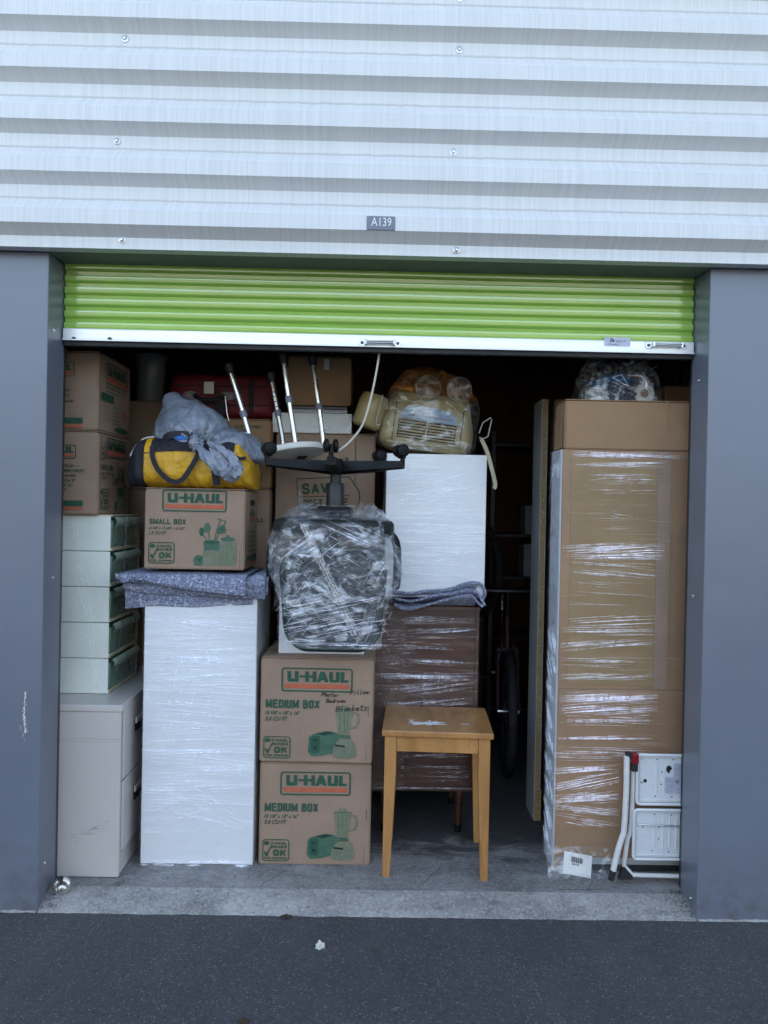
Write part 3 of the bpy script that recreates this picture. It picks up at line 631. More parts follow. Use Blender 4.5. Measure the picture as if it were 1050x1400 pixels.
# door guide tracks inside the jambs
for s, X in ((1, XL), (-1, XR)):
    obj('door_track', MB().box(min(X-s*.045, X-s*.004), max(X-s*.045, X-s*.004), 3.0045, 3.03, FLOOR, 2.6), 'dark_steel', bld)
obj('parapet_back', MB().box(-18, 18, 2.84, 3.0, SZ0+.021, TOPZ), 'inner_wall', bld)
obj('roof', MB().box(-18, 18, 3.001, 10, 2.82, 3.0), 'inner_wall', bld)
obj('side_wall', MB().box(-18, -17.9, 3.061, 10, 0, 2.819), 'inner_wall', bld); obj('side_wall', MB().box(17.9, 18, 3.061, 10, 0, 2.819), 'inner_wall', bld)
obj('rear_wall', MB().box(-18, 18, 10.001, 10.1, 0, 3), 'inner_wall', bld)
def corr_wall(x, y0, y1, z0, z1):
    mb = MB(); ys = []; y = y0; k = 0
    while y < y1: ys.append((y, 0.0 if k % 4 in (0, 1) else 0.02)); y += (0.06 if k % 2 == 0 else 0.02); k += 1
    vv = [(x+dx, yy, zz) for (yy, dx) in ys for zz in (z0, z1)]
    mb.add(vv, [(i*2, i*2+2, i*2+3, i*2+1) for i in range(len(ys)-1)]); return mb
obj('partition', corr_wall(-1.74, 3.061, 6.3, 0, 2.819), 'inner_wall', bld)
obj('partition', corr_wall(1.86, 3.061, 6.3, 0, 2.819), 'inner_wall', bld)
for i in range(6):
    obj('plywood_panel', MB().box(-1.72+i*.595, -1.72+i*.595+.59, 6.301+.004*(i % 2), 6.33, FLOOR, 2.819, .002), 'plywood', bld)
obj('door_barrel', MB().tube([(XL-.1, 3.3, 2.66), (XR+.1, 3.3, 2.66)], .14, 20), 'dark_steel', bld)
opp = thing('added_opposite_building', 'unseen grey storage building added across the drive to shape the daylight', 'building', (0, -9.5, 0))  # out of view behind the camera, added to cut low sky light
obj('wall', MB().box(-30, 30, -8, 0, -.1, 4.3), 'soffit', opp)
for i in range(-6, 7): obj('roller_door', MB().box(i*3.2-1.25, i*3.2+1.25, .002, .03, 0, 2.4), 'opp_door', opp)
scr = MB().lathe([(0, -.008), (.004, -.0075), (.0065, -.004), (.007, -.002), (.011, -.001), (.0112, 0)], axis='Y', n=12)
scm = mesh('screw', scr, 'steel', True)
def screw(px, py, Y, parent, s=1.0, face=None):
    o = bpy.data.objects.new('screw', scm); scn.collection.objects.link(o); o.parent = parent
    X, Z = W(px, py, Y); o.location = (X, Y-.0005, Z); o.scale = (s,)*3
    if face: o.rotation_euler = (0, 0, face); o.location = (XL+.0005 if face > 0 else XR-.0005, Y, Z)
    return o
for p in ((171, 53), (628, 68), (160, 193), (620, 208), (167, 328), (624, 342), (629, -2)): screw(*p, 2.7885, bld, 1.15)
for (py, Y) in ((452, 2.9), (790, 2.93), (1180, 2.9)):
    screw(75, py, Y, bld, .8, pi/2)
for (py, Y) in ((520, 2.93), (815, 2.94), (1228, 2.9)):
    screw(948, py, Y, bld, .8, -pi/2)

# scuffs and sealant on the pillars
def scuff(name, pts, w, mt, n=3):
    mb = MB(); fr0 = Fr((0, YF, 0), (1, 0, 0), (0, 0, 1))
    P = [W(a, b, YF) for a, b in pts]
    for k in range(n):
        for (a, b) in zip(P[:-1], P[1:]):
            q = 6
            for i in range(q):
                if rng.random() < .25: continue
                t0, t1 = i/q, (i+1)/q; j = rng.gauss(0, w*.6)
                stroke(mb, fr0, [(a[0]+(b[0]-a[0])*t0+j, a[1]+(b[1]-a[1])*t0), (a[0]+(b[0]-a[0])*t1+j+rng.gauss(0, w*.3), a[1]+(b[1]-a[1])*t1)], w*rng.uniform(.2, .9), .0005)
    return obj(name, mb, mt, bld, kind='stuff')
scuff('paint_scuff', [(35.5, 946), (34.5, 955), (33.5, 966), (32.5, 976), (33.5, 985), (34, 992), (35, 1002)], .0035, 'worn_enamel', 4); scuff('paint_scuff', [(27, 992), (29, 998), (34, 1012)], .0025, 'worn_enamel', 1)
scuff('scratch', [(957, 1183), (985, 1181), (1015, 1184), (1050, 1184)], .003, 'sign_grey', 2)
cl = MB()
for (a, b) in ((-2.2, XL-.004), (XR+.004, 2.2)):
    n = 60; vs = []
    for i in range(n+1):
        x = a+(b-a)*i/n; h_ = .006+.006*noise.noise(Vector((x*25, 1, 0))); d_ = .010+.010*noise.noise(Vector((x*18, 5, 0))); vs += [(x, YF-.001, .001+h_), (x, YF-.004, .002+h_*.6), (x, YF-max(.003, d_), .002)]
    cl = MB().add(vs, [(i*3+k, i*3+3+k, i*3+4+k, i*3+1+k) for i in range(n) for k in range(2)]); obj('sealant_bead', cl, 'apron', bld, smooth=True)

# unit number plate
sx0, sz1 = W(501.5, 295, 2.743); sx1, sz0 = W(540, 315, 2.743)
sg = thing('unit_number_sign', 'small grey plate reading A139 on the white corrugated siding', 'sign', (sx0, 2.7455, sz0))
obj('plate', MB().box(0, sx1-sx0, -.0035, 0, 0, sz1-sz0, .0015), 'sign_grey', sg)
t_ = MB(); fr = Fr((0, -.0035, 0), (1, 0, 0), (0, 0, 1)); put_text(t_, fr, 'A139', .016, .0135, .072, .030, bold=0.0); obj('lettering', t_, 'print_white', sg)

# roller door
door = thing('roller_door', 'bright green corrugated roller door rolled almost all the way up', 'door', (0, YD, 0))
zb = 2.186; pr = []; z = zb
for i in range(11):
    pr += [(-.0035, z), (-.0062, z+.006), (-.0058, z+.024), (.006, z+.029), (.0035, z+.041)]; z += .0455
cu = MB(); xs = [XL+.004+(XR-XL-.008)*i/50 for i in range(51)]; m = len(pr)
cu.add([(x, y+.0012*noise.noise(Vector((x*2, zz*4, 3))), zz+.0012*noise.noise(Vector((x*1.3, 1, zz)))) for x in xs for (y, zz) in pr], [(i*m+j, (i+1)*m+j, (i+1)*m+j+1, i*m+j+1) for i in range(50) for j in range(m-1)])
obj('curtain', cu, 'door_green', door, smooth=True, angle=40)
bar = MB().box(XL+.004, XR-.004, -.018, .012, 2.140, 2.1855, .003, 2); obj('bottom_bar', bar, 'bar_alu', door)
obj('bottom_rib', MB().box(XL+.004, XR-.004, -.026, -.0185, 2.137, 2.1425, .001), 'bar_alu', door)
obj('rubber_seal', MB().box(XL+.006, XR-.006, -.012, .010, 2.119, 2.1395, .003, 2), 'rubber', door)
def handle(px):
    X, Z = W(px, 469+(px-520)*.009, YD-.02); h = thing0 = bpy.data.objects.new('pull_handle', None); scn.collection.objects.link(h); h.parent = door; h.location = (X, -.018, Z)
    hw = .066
    obj('grip', MB().box(-hw+.012, hw-.012, -.026, -.016, -.006, .007, .003, 2), 'steel', h)
    obj('grip_rib', MB().box(-hw+.014, hw-.014, -.0275, -.0265, -.0015, .0025, .0003), 'dark_steel', h)
    for s in (-1, 1):
        obj('mount', MB().box(s*(hw-.012)-.004, s*(hw-.012)+.004, -.0262, -.0005, -.011, .011, .002), 'steel', h)
        obj('base_plate', MB().lathe([(.0, -.003), (.013, -.003), (.0145, -.0005)], (s*(hw+.003), 0, 0), 'Y', 16), 'steel', h)
        obj('bolt', MB().lathe([(.0, -.008), (.005, -.007), (.0065, -.003)], (s*(hw+.003), 0, 0), 'Y', 10), 'dark_steel', h)
handle(519.5); handle(911)
for px, py in ((101, 463), (150, 463.5)):
    X, Z = W(px, py, YD-.02); b = MB().lathe([(.0, -.004), (.0035, -.005), (.0075, -.004), (.008, 0)], (X, -.0182, Z), 'Y', 14); obj('bolt', b, 'dark_steel', door)
X0, Z1 = W(826, 461, YD-.018); X1, Z0 = W(861.5, 474, YD-.018)
obj('sticker', MB().box(X0, X1, -.0192, -.0184, Z0, Z1), 'sticker', door)
fr = Fr((X0, -.0192, Z0), (1, 0, 0), (0, 0, 1)); t_ = MB(); w_, h_ = X1-X0, Z1-Z0
put_text(t_, fr, 'Ds', .022*1, h_*.48, .018, .014, bold=.05, shear=.3); obj('sticker_lettering', t_, 'print_black', door)
t_ = MB(); hand(t_, fr, 'sealin', .043, h_*.50, .0105, .0013); hand(t_, fr, 'mlnsaerms', .020, h_*.16, .0055, .0008); obj('sticker_script', t_, 'sign_grey', door)

# hanging pull rope
def px3(pts):
    out = []
    for (px, py, Y) in pts:
        X, Z = W(px, py, Y); out.append((X, Y, Z))
    return out
def smooth_path(P, k=6):
    P = [Vector(p) for p in P]; out = []
    for i in range(len(P)-1):
        a, b, c, d = P[max(i-1, 0)], P[i], P[i+1], P[min(i+2, len(P)-1)]
        for j in range(k):
            t = j/k; out.append(0.5*((2*b)+(c-a)*t+(2*a-5*b+4*c-d)*t*t+(3*b-a-3*c+d)*t**3))
    out.append(P[-1]); return out
rp = MB().tube(smooth_path(px3([(520, 470, 3.02), (516, 500, 3.03), (508, 540, 3.02), (496, 580, 3.0), (478, 604, 2.98), (463, 616, 2.96)])), .0042, 8)
tag(obj('pull_rope', rp, 'cord', smooth=True), 'thin off white pull rope hanging from the bottom bar of the green door', 'rope')

def place(px0, px1, pyt, pyb, Y, z0=None):
    pm = (px0+px1)/2; ym = (pyt+(pyb if pyb else pyt+100))/2
    x0 = W(px0, ym, Y)[0]; x1 = W(px1, ym, Y)[0]; zt = W(pm, pyt, Y)[1]; zb_ = W(pm, pyb, Y)[1] if z0 is None else z0
    return (x0+x1)/2, x1-x0, zb_, zt

# ------------------------------------------------------------------ left column
# filing cabinet
xr = W(163.5, 1080, 3.035)[0]; FC_T = 0.722; FCY = 3.035
fc = thing('filing_cabinet', 'scuffed beige metal filing cabinet standing on the floor at the left jamb', 'filing cabinet', (xr, FCY, FLOOR))
H = FC_T-FLOOR
obj('side_panel', MB().box(-.46, 0, 0, .02, .002, H-.028, .003), 'beige_metal', fc)
obj('carcass', MB().box(-.46, -.006, .0205, .88, .003, H-.03, .002), 'beige_metal', fc)
obj('top_panel', MB().box(-.46, .004, -.004, .88, H-.0275, H, .004, 2), 'beige_metal', fc)
obj('kick_plate', MB().box(-.0055, -.002, .021, .88, .004, .085, .001), 'beige_metal', fc)
for i in range(2):
    z0 = .095+i*.285
    dr = obj('drawer_front', MB().box(-.0055, .0045, .03, .86, z0, z0+.275, .003), 'beige_metal', fc)
    hd = MB().box(.0046, .010, .16, .30, z0+.150, z0+.205, .002); obj('handle_recess', hd, 'black_gap', dr)
    obj('handle', MB().box(.0102, .017, .15, .31, z0+.188, z0+.212, .003, 2), 'beige_metal', dr)
    obj('label_holder', MB().box(.0046, .0065, .37, .45, z0+.170, z0+.205, .0005), 'steel', dr)
fr = Fr((-.46, 0, 0), (1, 0, 0), (0, 0, 1)); t_ = MB()
stroke(t_, fr, [(.0, .548), (.17, .551), (.25, .546), (.33, .548), (.459, .546)], .0016, .0006)
stroke(t_, fr, [(.2, .538), (.35, .535), (.45, .537)], .0011, .0006)
for _ in range(26):
    x = rng.gauss(.345, .03); y = .185+(x-.345)*.42+rng.gauss(0, .008); stroke(t_, fr, [(x, y), (x+rng.uniform(.006, .03), y+rng.uniform(-.003, .012))], rng.uniform(.0006, .0022), .0006)
sc_m = simple('grey_scuff', (0.30, 0.29, 0.28), 0.7); obj('scuff_marks', t_, sc_m, fc, kind='stuff')

# plastic drawer tower
DY = 3.205; xr = W(149.0, 830, DY)[0]; DT = W(115, 704.5, DY)[1]
dt = thing('drawer_tower', 'tall stack of white plastic drawers with sage green fronts on the filing cabinet', 'drawer unit', (xr, DY, FC_T))
H = DT-FC_T; dep = .39; n5 = H/5
for i in range(5):
    z0 = i*n5
    obj('side_panel', MB().box(-.42, 0, 0, .006, z0+.0015, z0+n5-.0015, .002), 'pale_plastic', dt)
    obj('frame_rail', MB().box(-.012, .004, .007, dep, z0+.001, z0+.016, .002), 'cream', dt)
    d_ = obj('drawer', MB().prism([(-.02, z0+.018), (.001, z0+.018), (.004, z0+n5-.022), (-.02, z0+n5-.022)], 'Y', .012, dep-.026), 'green_plastic', dt)
    lip = MB().grid(lambda u, v: ((.004+.016*sin(pi*u*.9)+.003*u), .014+(dep-.044)*v, z0+n5-.050+.044*u-.010*sin(pi*v)*0), 8, 10); obj('drawer_lip', lip, 'green_lip', d_, smooth=True)
    obj('corner_post', MB().box(-.012, .003, dep-.024, dep, z0+.0165, z0+n5-.001, .002), 'cream', dt)
obj('core', MB().box(-.415, -.021, .007, dep, .002, H-.004), 'green_plastic', dt)
obj('top_panel', MB().box(-.42, .006, .0, dep+.004, H-.004, H+.004, .003, 2), 'cream', dt)
fr = Fr((-.42, 0, 0), (1, 0, 0), (0, 0, 1))
f_ = MB()
film_folds(dt, fr, [(.22, .42, .42, .02, -3.2, 2, .05, .1, .004)], 'fold_soft', 3)
t_ = MB(); st = smooth_path([(.245, .72, 0), (.27, .62, 0), (.31, .40, 0), (.33, .22, 0), (.36, .02, 0)], 6)
for k in range(4):
    stroke(t_, fr, [(p.x+k*.009+.0015*sin(i*.9+k), p.y) for i, p in enumerate(st)], .0012+.0005*(k % 2), .003+.0003*k)
obj('film_strand', t_, 'fold_soft', dt)
fr = Fr((.012, 0, 0), (0, 1, 0), (0, 0, 1)); t_ = MB()
stroke(t_, fr, [(.13, .735), (.125, .66), (.115, .52), (.105, .40), (.085, .27), (.05, .12), (.035, .09)], .009, .012); obj('film_strand', t_, 'fold', dt); t_ = MB(); stroke(t_, fr, [(.26, .74), (.27, .58)], .006, .012)
obj('film_strand', t_, 'fold', dt)

# two cartons on the drawer tower
def small_side_prints(c, w, d, h, scribble):
    fr = Fr((w/2+.004, 0, 0), (0, 1, 0), (0, 0, 1)); D = d
    logo(c, fr, D*.22, h*.70, D*.62)
    t = MB(); put_block(t, fr, 'SMALL BOX', D*.05, h*.545, D*.36, h*.065, d=.002)
    put_text(t, fr, '16 3/8" x 12 5/8" x 12 5/8"', D*.05, h*.485, D*.36, h*.032, bold=.02, shear=.3, d=.002); put_text(t, fr, '1.5 CU FT', D*.05, h*.43, D*.17, h*.036, bold=.02, shear=.3, d=.002)
    obj('printed_text', t, 'print_green', c); ok_badge(c, fr, D*.05, h*.06, D*.26); small_art(c, fr, D*.48, h*.05, D*.40)
    if scribble:
        s = MB(); hand(s, fr, 'Smal', D*.50, h*.52, D*.12, .003); hand(s, fr, 'Smithe', D*.38, h*.38, D*.11, .003); hand(s, fr, 'Side', D*.50, h*.24, D*.11, .003)
        hand(s, fr, 'Lg', D*.02, h*.80, D*.15, .003); hand(s, fr, 'Bx', D*.04, h*.66, D*.13, .003); hand(s, fr, 'nsMxmsBe', D*.20, h*.80, D*.11, .0028, -.02); obj('handwriting', s, 'print_black', c)
BY = 3.175; bx = W(134, 645, BY)[0]; bw = .345; zt = W(110, 588, BY)[1]
c = thing('cardboard_box', 'lower of two printed moving cartons above the drawer tower, black scribbles on its right side', 'box', (bx-bw/2, BY, DT+.004), group='green printed moving cartons'); h = zt-DT-.004-.001
carton(c, bw, .41, h-.007, seed=1, bulge=.002)
small_side_prints(c, bw, .41, h, True)
fr = Fr((-bw/2, -.003, 0), (1, 0, 0), (0, 0, 1)); logo(c, fr, bw*.24, h*.66, bw*.50)
t = MB()
for k, (s, wd) in enumerate((('BUY A BUNDLE\u2014', .62), ('SAVE EVEN MORE!', .68), ('Reset Our Bundle', .58), ("Prices and We'll", .57), ('Give You 12% in', .54), ('FREE Boxes!', .46))):
    put_text(t, fr, s, bw*.17, h*(.56-k*.057), bw*wd, h*.036, bold=.02, shear=.3, d=.002)
put_text(t, fr, 'BUNDLES', bw*.27, h*.86, bw*.30, h*.045, bold=.02, shear=.2, d=.002)
put_poly(t, fr, [(bw*.02, h*.10), (bw*.83, h*.10), (bw*.83, h*.165), (bw*.02, h*.165)], .002); obj('printed_text', t, 'print_green', c)
t = MB(); put_poly(t, fr, [(bw*.02, h*.055), (bw*.83, h*.055), (bw*.83, h*.083), (bw*.02, h*.083)], .002); obj('printed_stripe', t, 'print_orange', c)
obj('hand_hole', MB().box(-.075, -.025, -.0075, -.0062, h*.75, h*.80, .003), 'black_gap', c)
zc = zt; zt2 = W(110, 480, BY)[1]; h = zt2-zc
c = thing('cardboard_box', 'uppermost carton at the top left behind the jamb, printed with a question about boxes', 'box', (bx-bw/2-.003, BY-.006, zc+.001), group='green printed moving cartons')
carton(c, bw, .41, h-.007, seed=2, bulge=.002)
fr = Fr((-bw/2, -.003, 0), (1, 0, 0), (0, 0, 1)); logo(c, fr, bw*.22, h*.67, bw*.50)
t = MB()
for k, (s, wd) in enumerate((('NEED BOXES?', .50), ("WE'VE PLENTY!", .50), ("We'll Buy Back", .56), ('Your Extras.', .42))):
    put_text(t, fr, s, bw*.17, h*(.47-k*.066), bw*wd, h*.042, bold=.02, shear=.3, d=.002)
put_poly(t, fr, [(bw*.02, h*.08), (bw*.83, h*.08), (bw*.83, h*.15), (bw*.02, h*.15)], .002); put_poly(t, fr, [(bw*.3, h*.955), (bw*.5, h*.955), (bw*.5, h*.985), (bw*.3, h*.985)], .002)
obj('printed_text', t, 'print_green', c)
t = MB(); put_poly(t, fr, [(bw*.02, h*.03), (bw*.83, h*.03), (bw*.83, h*.06), (bw*.02, h*.06)], .002); obj('printed_stripe', t, 'print_orange', c)
D = .41; fr = Fr((bw/2+.004, 0, 0), (0, 1, 0), (0, 0, 1)); logo(c, fr, D*.20, h*.63, D*.66)
t = MB(); put_text(t, fr, 'The smart mover reuses', D*.18, h*.575, D*.62, h*.032, bold=.03, d=.002); put_text(t, fr, 'a moving box again', D*.18, h*.52, D*.58, h*.03, bold=.03, d=.002)
put_poly(t, fr, [(D*.06, h*.40), (D*.42, h*.40), (D*.42, h*.50), (D*.06, h*.50)], .002)
for k in range(5): stroke(t, fr, [(D*.40, h*(.13+k*.055)), (D*.62, h*(.13+k*.055))], .002, .002)
for k in range(4): stroke(t, fr, [(D*(.40+k*.07), h*.12), (D*(.40+k*.07), h*.37)], .002, .002)
for (cx, cy) in ((.20, .30), (.22, .20)): put_ring(t, fr, D*(cx-.06), h*(cy-.04), D*(cx+.06), h*(cy+.04), .008, .002, .002)
put_poly(t, fr, ell(D*.68, h*.07, D*.22, h*.035), .002); obj('printed_text', t, 'print_green', c)
t = MB(); put_poly(t, fr, ell(D*.74, h*.30, D*.07, h*.04), .002); obj('printed_flower', t, 'print_orange', c)

# plain carton and tub in the shadow behind
cx, w, z0, zt = place(176, 262, 668, None, 3.80, FLOOR)
c = thing('cardboard_box', 'tall plain carton in the narrow gap behind the printed small box', 'box', (cx, 3.80, FLOOR)); carton(c, w, .4, zt-FLOOR-.007, seed=5); SUP1 = zt
cx, w, z0, zt = place(176, 226, 548, None, 3.86, SUP1)
c = thing('cardboard_box', 'dark plain carton under the pale plastic tub in the top left shadow', 'box', (cx, 3.86, SUP1+.001)); carton(c, w, .32, zt-SUP1-.008, seed=6)
cx, w, z0, zt2 = place(181, 221, 470, 540, 3.88)
tb = thing('plastic_tub', 'pale rounded plastic tub high up in the shadow behind the left cartons', 'tub', (cx, 3.95, zt+.001))
obj('tub_body', MB().lathe([(0, 0), (w*.40, 0), (w*.46, .01), (w*.52, .22)], n=28), 'clear_tub', tb, smooth=True); obj('tub_rim', MB().lathe([(w*.52, .2195), (w*.56, .22), (w*.56, .24), (w*.50, .24), (w*.50, .2205)], n=28), 'clear_tub', tb, smooth=True)

# ------------------------------------------------------------------ second column
CY = 3.145; cx, w, z0, _ = place(195, 348.5, 830, 1178, CY, FLOOR); zt = W(270, 800, CY)[1]
cab = thing('wrapped_cabinet', 'tall white cabinet in stretch film standing under the grey blankets', 'cabinet', (cx, CY, FLOOR)); H = zt-FLOOR; CABT = zt
obj('front_panel', MB().box(-w/2, w/2, 0, .018, .008, H, .0015), 'white_lam', cab)
obj('side_panel', MB().box(w/2-.018, w/2-.0005, .0185, .385, .006, H-.001, .001), 'white_lam', cab)
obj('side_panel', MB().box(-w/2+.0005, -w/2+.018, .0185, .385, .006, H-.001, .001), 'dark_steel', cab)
obj('top_panel', MB().box(-w/2+.019, w/2-.019, .0185, .385, H-.02, H-.001, .001), 'white_lam', cab)
obj('back_panel', MB().box(-w/2+.019, w/2-.019, .37, .384, .006, H-.021), 'white_lam', cab)
fr = Fr((-w/2, 0, 0), (1, 0, 0), (0, 0, 1)); film_sheet(cab, fr, w, H, 'film_wh', .0022, .003, (2.5, 22), 4)
B = [(0.0, w, H*(.24+.035*i), .03, rng.uniform(-.07, .05), 9, .08, .45, .0017) for i in range(20)]
B += [(.02, w, H*.86, .03, -.16, 14, .08, .30, .0021), (.02, w, H*.74, .03, -.12, 14, .08, .35, .0021), (.0, w, H*.68, .02, .10, 12, .08, .35, .0020), (.02, w*.9, H*.20, .05, .35, 6, .1, .25, .0016), (.02, w*.9, H*.23, .05, -.45, 6, .1, .25, .0016), (.1, w, H*.17, .03, -.25, 6, .1, .25, .0016), (0, w*.95, H*.018, .004, 0, 8, .1, .4, .003)]
film_folds(cab, fr, B, 'fold_soft', 11, wob=.6, hf=.35)
fr = Fr((w/2, 0, 0), (0, 1, 0), (0, 0, 1)); film_sheet(cab, fr, .385, H, 'film_wh', .004, .003, (3, 20), 8)
fr = Fr((-w/2, .385, 0), (0, -1, 0), (0, 0, 1)); film_sheet(cab, fr, .385, H, 'film_v', .006, .003, (3, 12), 9)

# folded moving blankets draped over it
bl = thing('moving_blanket', 'thick folded blue grey felt blankets draped over the white wrapped cabinet, under the small box', 'blanket', (0, 0, 0))
zbx = W(265, 770, 3.17)[1]       # underside of the small box
layers = [  # (px of left edge, px of right edge, [bottom edge py at left..right], y offset, top fraction)
    ([(170, 833), (215, 829), (262, 831), (300, 829), (345, 827)], .012, .008),
    ([(168, 806), (200, 812), (240, 814), (290, 817), (330, 820), (366, 815)], .026, .022),
    ([(180, 800), (220, 803), (262, 812), (300, 817), (345, 819), (362, 820)], .040, .034),
    ([(161, 783), (168, 797), (184, 792), (196, 792), (212, 798), (262, 807), (300, 812), (336, 815)], .054, .047)]
for li, (edge, yo, zo) in enumerate(layers):
    E_ = px3([(a, b, CY-yo) for a, b in edge]); E_ = smooth_path(E_, 8); n = len(E_)
    topz = CABT+zo; yb_ = 3.50; R_ = .022
    def fn(u, v, E_=E_, n=n, topz=topz, yo=yo, li=li):
        f = u*(n-1); i = min(int(f), n-2); e = E_[i].lerp(E_[i+1], f-i); x = e.x
        yfr = CY-yo
        wv = .006*noise.noise(Vector((x*9, v*3, li*3)))+.003*noise.noise(Vector((x*25, v*9, li)))
        hump = .0
        if x > W(335, 800, CY)[0]: hump = .018*min(1, (x-W(335, 800, CY)[0])/.05)
        if v < .35:                                # on top
            y = yb_+(yfr+R_-yb_)*(v/.35); return (x, y, topz+wv*.5+hump)
        if v < .55:
            a = (v-.35)/.2*pi/2; return (x, yfr+R_-R_*sin(a)+wv*.3, topz-R_+R_*cos(a)+hump*(1-(v-.35)/.2))
        t = (v-.55)/.45; z1 = topz-R_
        return (x, yfr+wv-.006*sin(t*pi)*(li % 2)+(.01*t if li != 3 else -.004*t), z1+(e.z-z1)*t)
    o = obj('blanket_layer', MB().grid(fn, 70, 34), 'felt', bl, smooth=True, angle=180)
    md = o.modifiers.new('thickness', 'SOLIDIFY'); md.thickness = .010; md.offset = -1

# small printed box
SY = 3.17; cx, w, z0, zt = place(197.5, 335, 667.5, 770, SY); z0 = CABT+.062; h = zt-z0; SBT = zt
c = thing('cardboard_box', 'printed small moving box standing on the grey blankets with a kitchen canister picture', 'box', (cx, SY, z0), group='green printed moving cartons'); SBD = .32
carton(c, w, SBD, h-.007, seed=3, bulge=.0015)
fr = Fr((-w/2, -.0025, -.008), (1, 0, 0), (0, 0, 1)); logo(c, fr, w*.175, h*.735, w*.64)
t = MB(); put_block(t, fr, 'SMALL BOX', w*.045, h*.575, w*.37, h*.066); put_text(t, fr, '16 3/8" x 12 5/8" x 12 5/8"', w*.045, h*.51, w*.36, h*.034, bold=.02, shear=.3); put_text(t, fr, '1.5 CU FT', w*.045, h*.445, w*.18, h*.042, bold=.02, shear=.3)
stroke(t, fr, [(w*.955, h*.05), (w*.955, h*.26)], .0012); obj('printed_text', t, 'print_green', c)
ok_badge(c, fr, w*.045, h*.09, w*.26); small_art(c, fr, w*.50, h*.075, w*.42)
fr = Fr((w/2+.0035, 0, -.004), (0, 1, 0), (0, 0, 1)); logo(c, fr, SBD*.30, h*.62, SBD*.42)
t = MB()
for k in range(5): put_text(t, fr, 'BUY A BUNDLE', SBD*.22, h*(.46-k*.06), SBD*.5, h*.032, bold=.03, shear=.3, d=.002)
put_poly(t, fr, [(SBD*.08, h*.12), (SBD*.86, h*.12), (SBD*.86, h*.18), (SBD*.08, h*.18)], .002); obj('printed_text', t, 'print_green', c)
t = MB(); put_poly(t, fr, [(SBD*.08, h*.06), (SBD*.86, h*.06), (SBD*.86, h*.09), (SBD*.08, h*.09)], .002); obj('printed_stripe', t, 'print_orange', c)
obj('hand_hole', MB().prism(rr(SBD*.36, h*.80, SBD*.66, h*.87, .012), 'X', w/2+.004, w/2+.0055), 'black_gap', c)

# stack of cartons behind it, the red suitcase on top
cx, w, z0, zt = place(262, 369, 572, 666, 3.56); zm = z0
c = thing('cardboard_box', 'hidden tall carton behind the small box carrying the cartons at its right edge', 'box', (cx, 3.57, FLOOR)); carton(c, w-.01, .42, zm-.46-FLOOR, seed=7, flaps=False)
c = thing('cardboard_box', 'printed carton just behind the small box, level with it, its right edge showing', 'box', (cx, 3.565, zm-.459), group='green printed moving cartons'); carton(c, w, .42, .45, seed=8)
fr = Fr((-w/2, -.004, 0), (1, 0, 0), (0, 0, 1)); t = MB(); put_text(t, fr, 'SMALL', w*.62, .3, .12, .02, bold=.03); obj('printed_text', t, 'print_green', c)
c = thing('cardboard_box', 'tan carton behind the yellow duffel bag with the red suitcase on top', 'box', (cx, 3.56, zm), group='green printed moving cartons'); h = zt-zm; carton(c, w, .42, h-.007, 'card_warm', seed=9)
fr = Fr((-w/2, -.004, 0), (1, 0, 0), (0, 0, 1)); t = MB(); put_text(t, fr, "GUSTO EXPRESS!", w*.55, h*.86, w*.34, h*.045, bold=.01); put_ring(t, fr, w*.72, h*.30, w*.90, h*.70, .003, .0018)
hand(t, fr, 'BxM', w*.70, h*.08, .035, .003); hand(t, fr, 'Bx', w*.60, h*.72, .04, .003); obj('printed_text', t, 'print_green', c)
RT = zt

sc_ = thing('suitcase', 'dark red soft suitcase lying in the shadow behind the grey plastic bag', 'suitcase', (W(300, 540, 3.58)[0], 3.60, RT+.002))
w = .50; hh = .215
sb = MB()
def sup(u, v, a, b, c_, e=0.35):
    th = -pi/2+pi*v; ph = 2*pi*u
    f = lambda q: math.copysign(abs(q)**e, q)
    return Vector((a*f(cos(th))*f(cos(ph)), b*f(cos(th))*f(sin(ph)), c_*f(sin(th))))
def scf(u, v):
    p = sup(u, v, w/2, .17, hh/2, .32); k = .006*noise.noise(Vector((p.x*9, p.z*9, 2)))
    return (p.x, p.y+.17+k, p.z+hh/2)
obj('shell', MB().grid(scf, 56, 28, cu=True), 'red_cloth', sc_, smooth=True, angle=180)
for zz in (.065, .15): obj('zip', MB().tube([(-w/2+.03, -.004, zz), (0, -.006, zz), (w/2-.03, -.004, zz)], .003, 6), 'black_cloth', sc_)
obj('side_strip', MB().box(w*.27, w*.31, -.008, -.003, .03, .185, .002), 'black_cloth', sc_)
for x in (-.165, .01):
    b = obj('handle_mount', MB().prism(ell(x+.03, .105, .036, .020, 14), 'Y', -.012, -.004), 'dark_steel', sc_)
    for q in (-.012, .012): obj('rivet', MB().lathe([(0, -.0155), (.004, -.0145), (.005, -.0125)], (x+.03+q, 0, .105), 'Y', 8), 'steel', b)
obj('handle', MB().tube(smooth_path([(-.115, -.014, .105), (-.09, -.03, .085), (-.05, -.034, .082), (-.01, -.03, .085), (.02, -.014, .105)], 5), .011, 8), 'black_cloth', sc_, smooth=True)
obj('luggage_tag', MB().box(-.068, -.022, -.040, -.037, .11, .165, .0008), 'tag_paper', sc_)
obj('strap', MB().box(-.03, .02, -.03, -.026, -.0, .075, .002).xf(Matrix.Rotation(.25, 4, 'Y')), 'black_cloth', sc_)
obj('buckle', MB().tube([(.03, -.035, .10), (.04, -.035, .02), (.055, -.035, -.03)], .003, 6), 'steel', sc_)

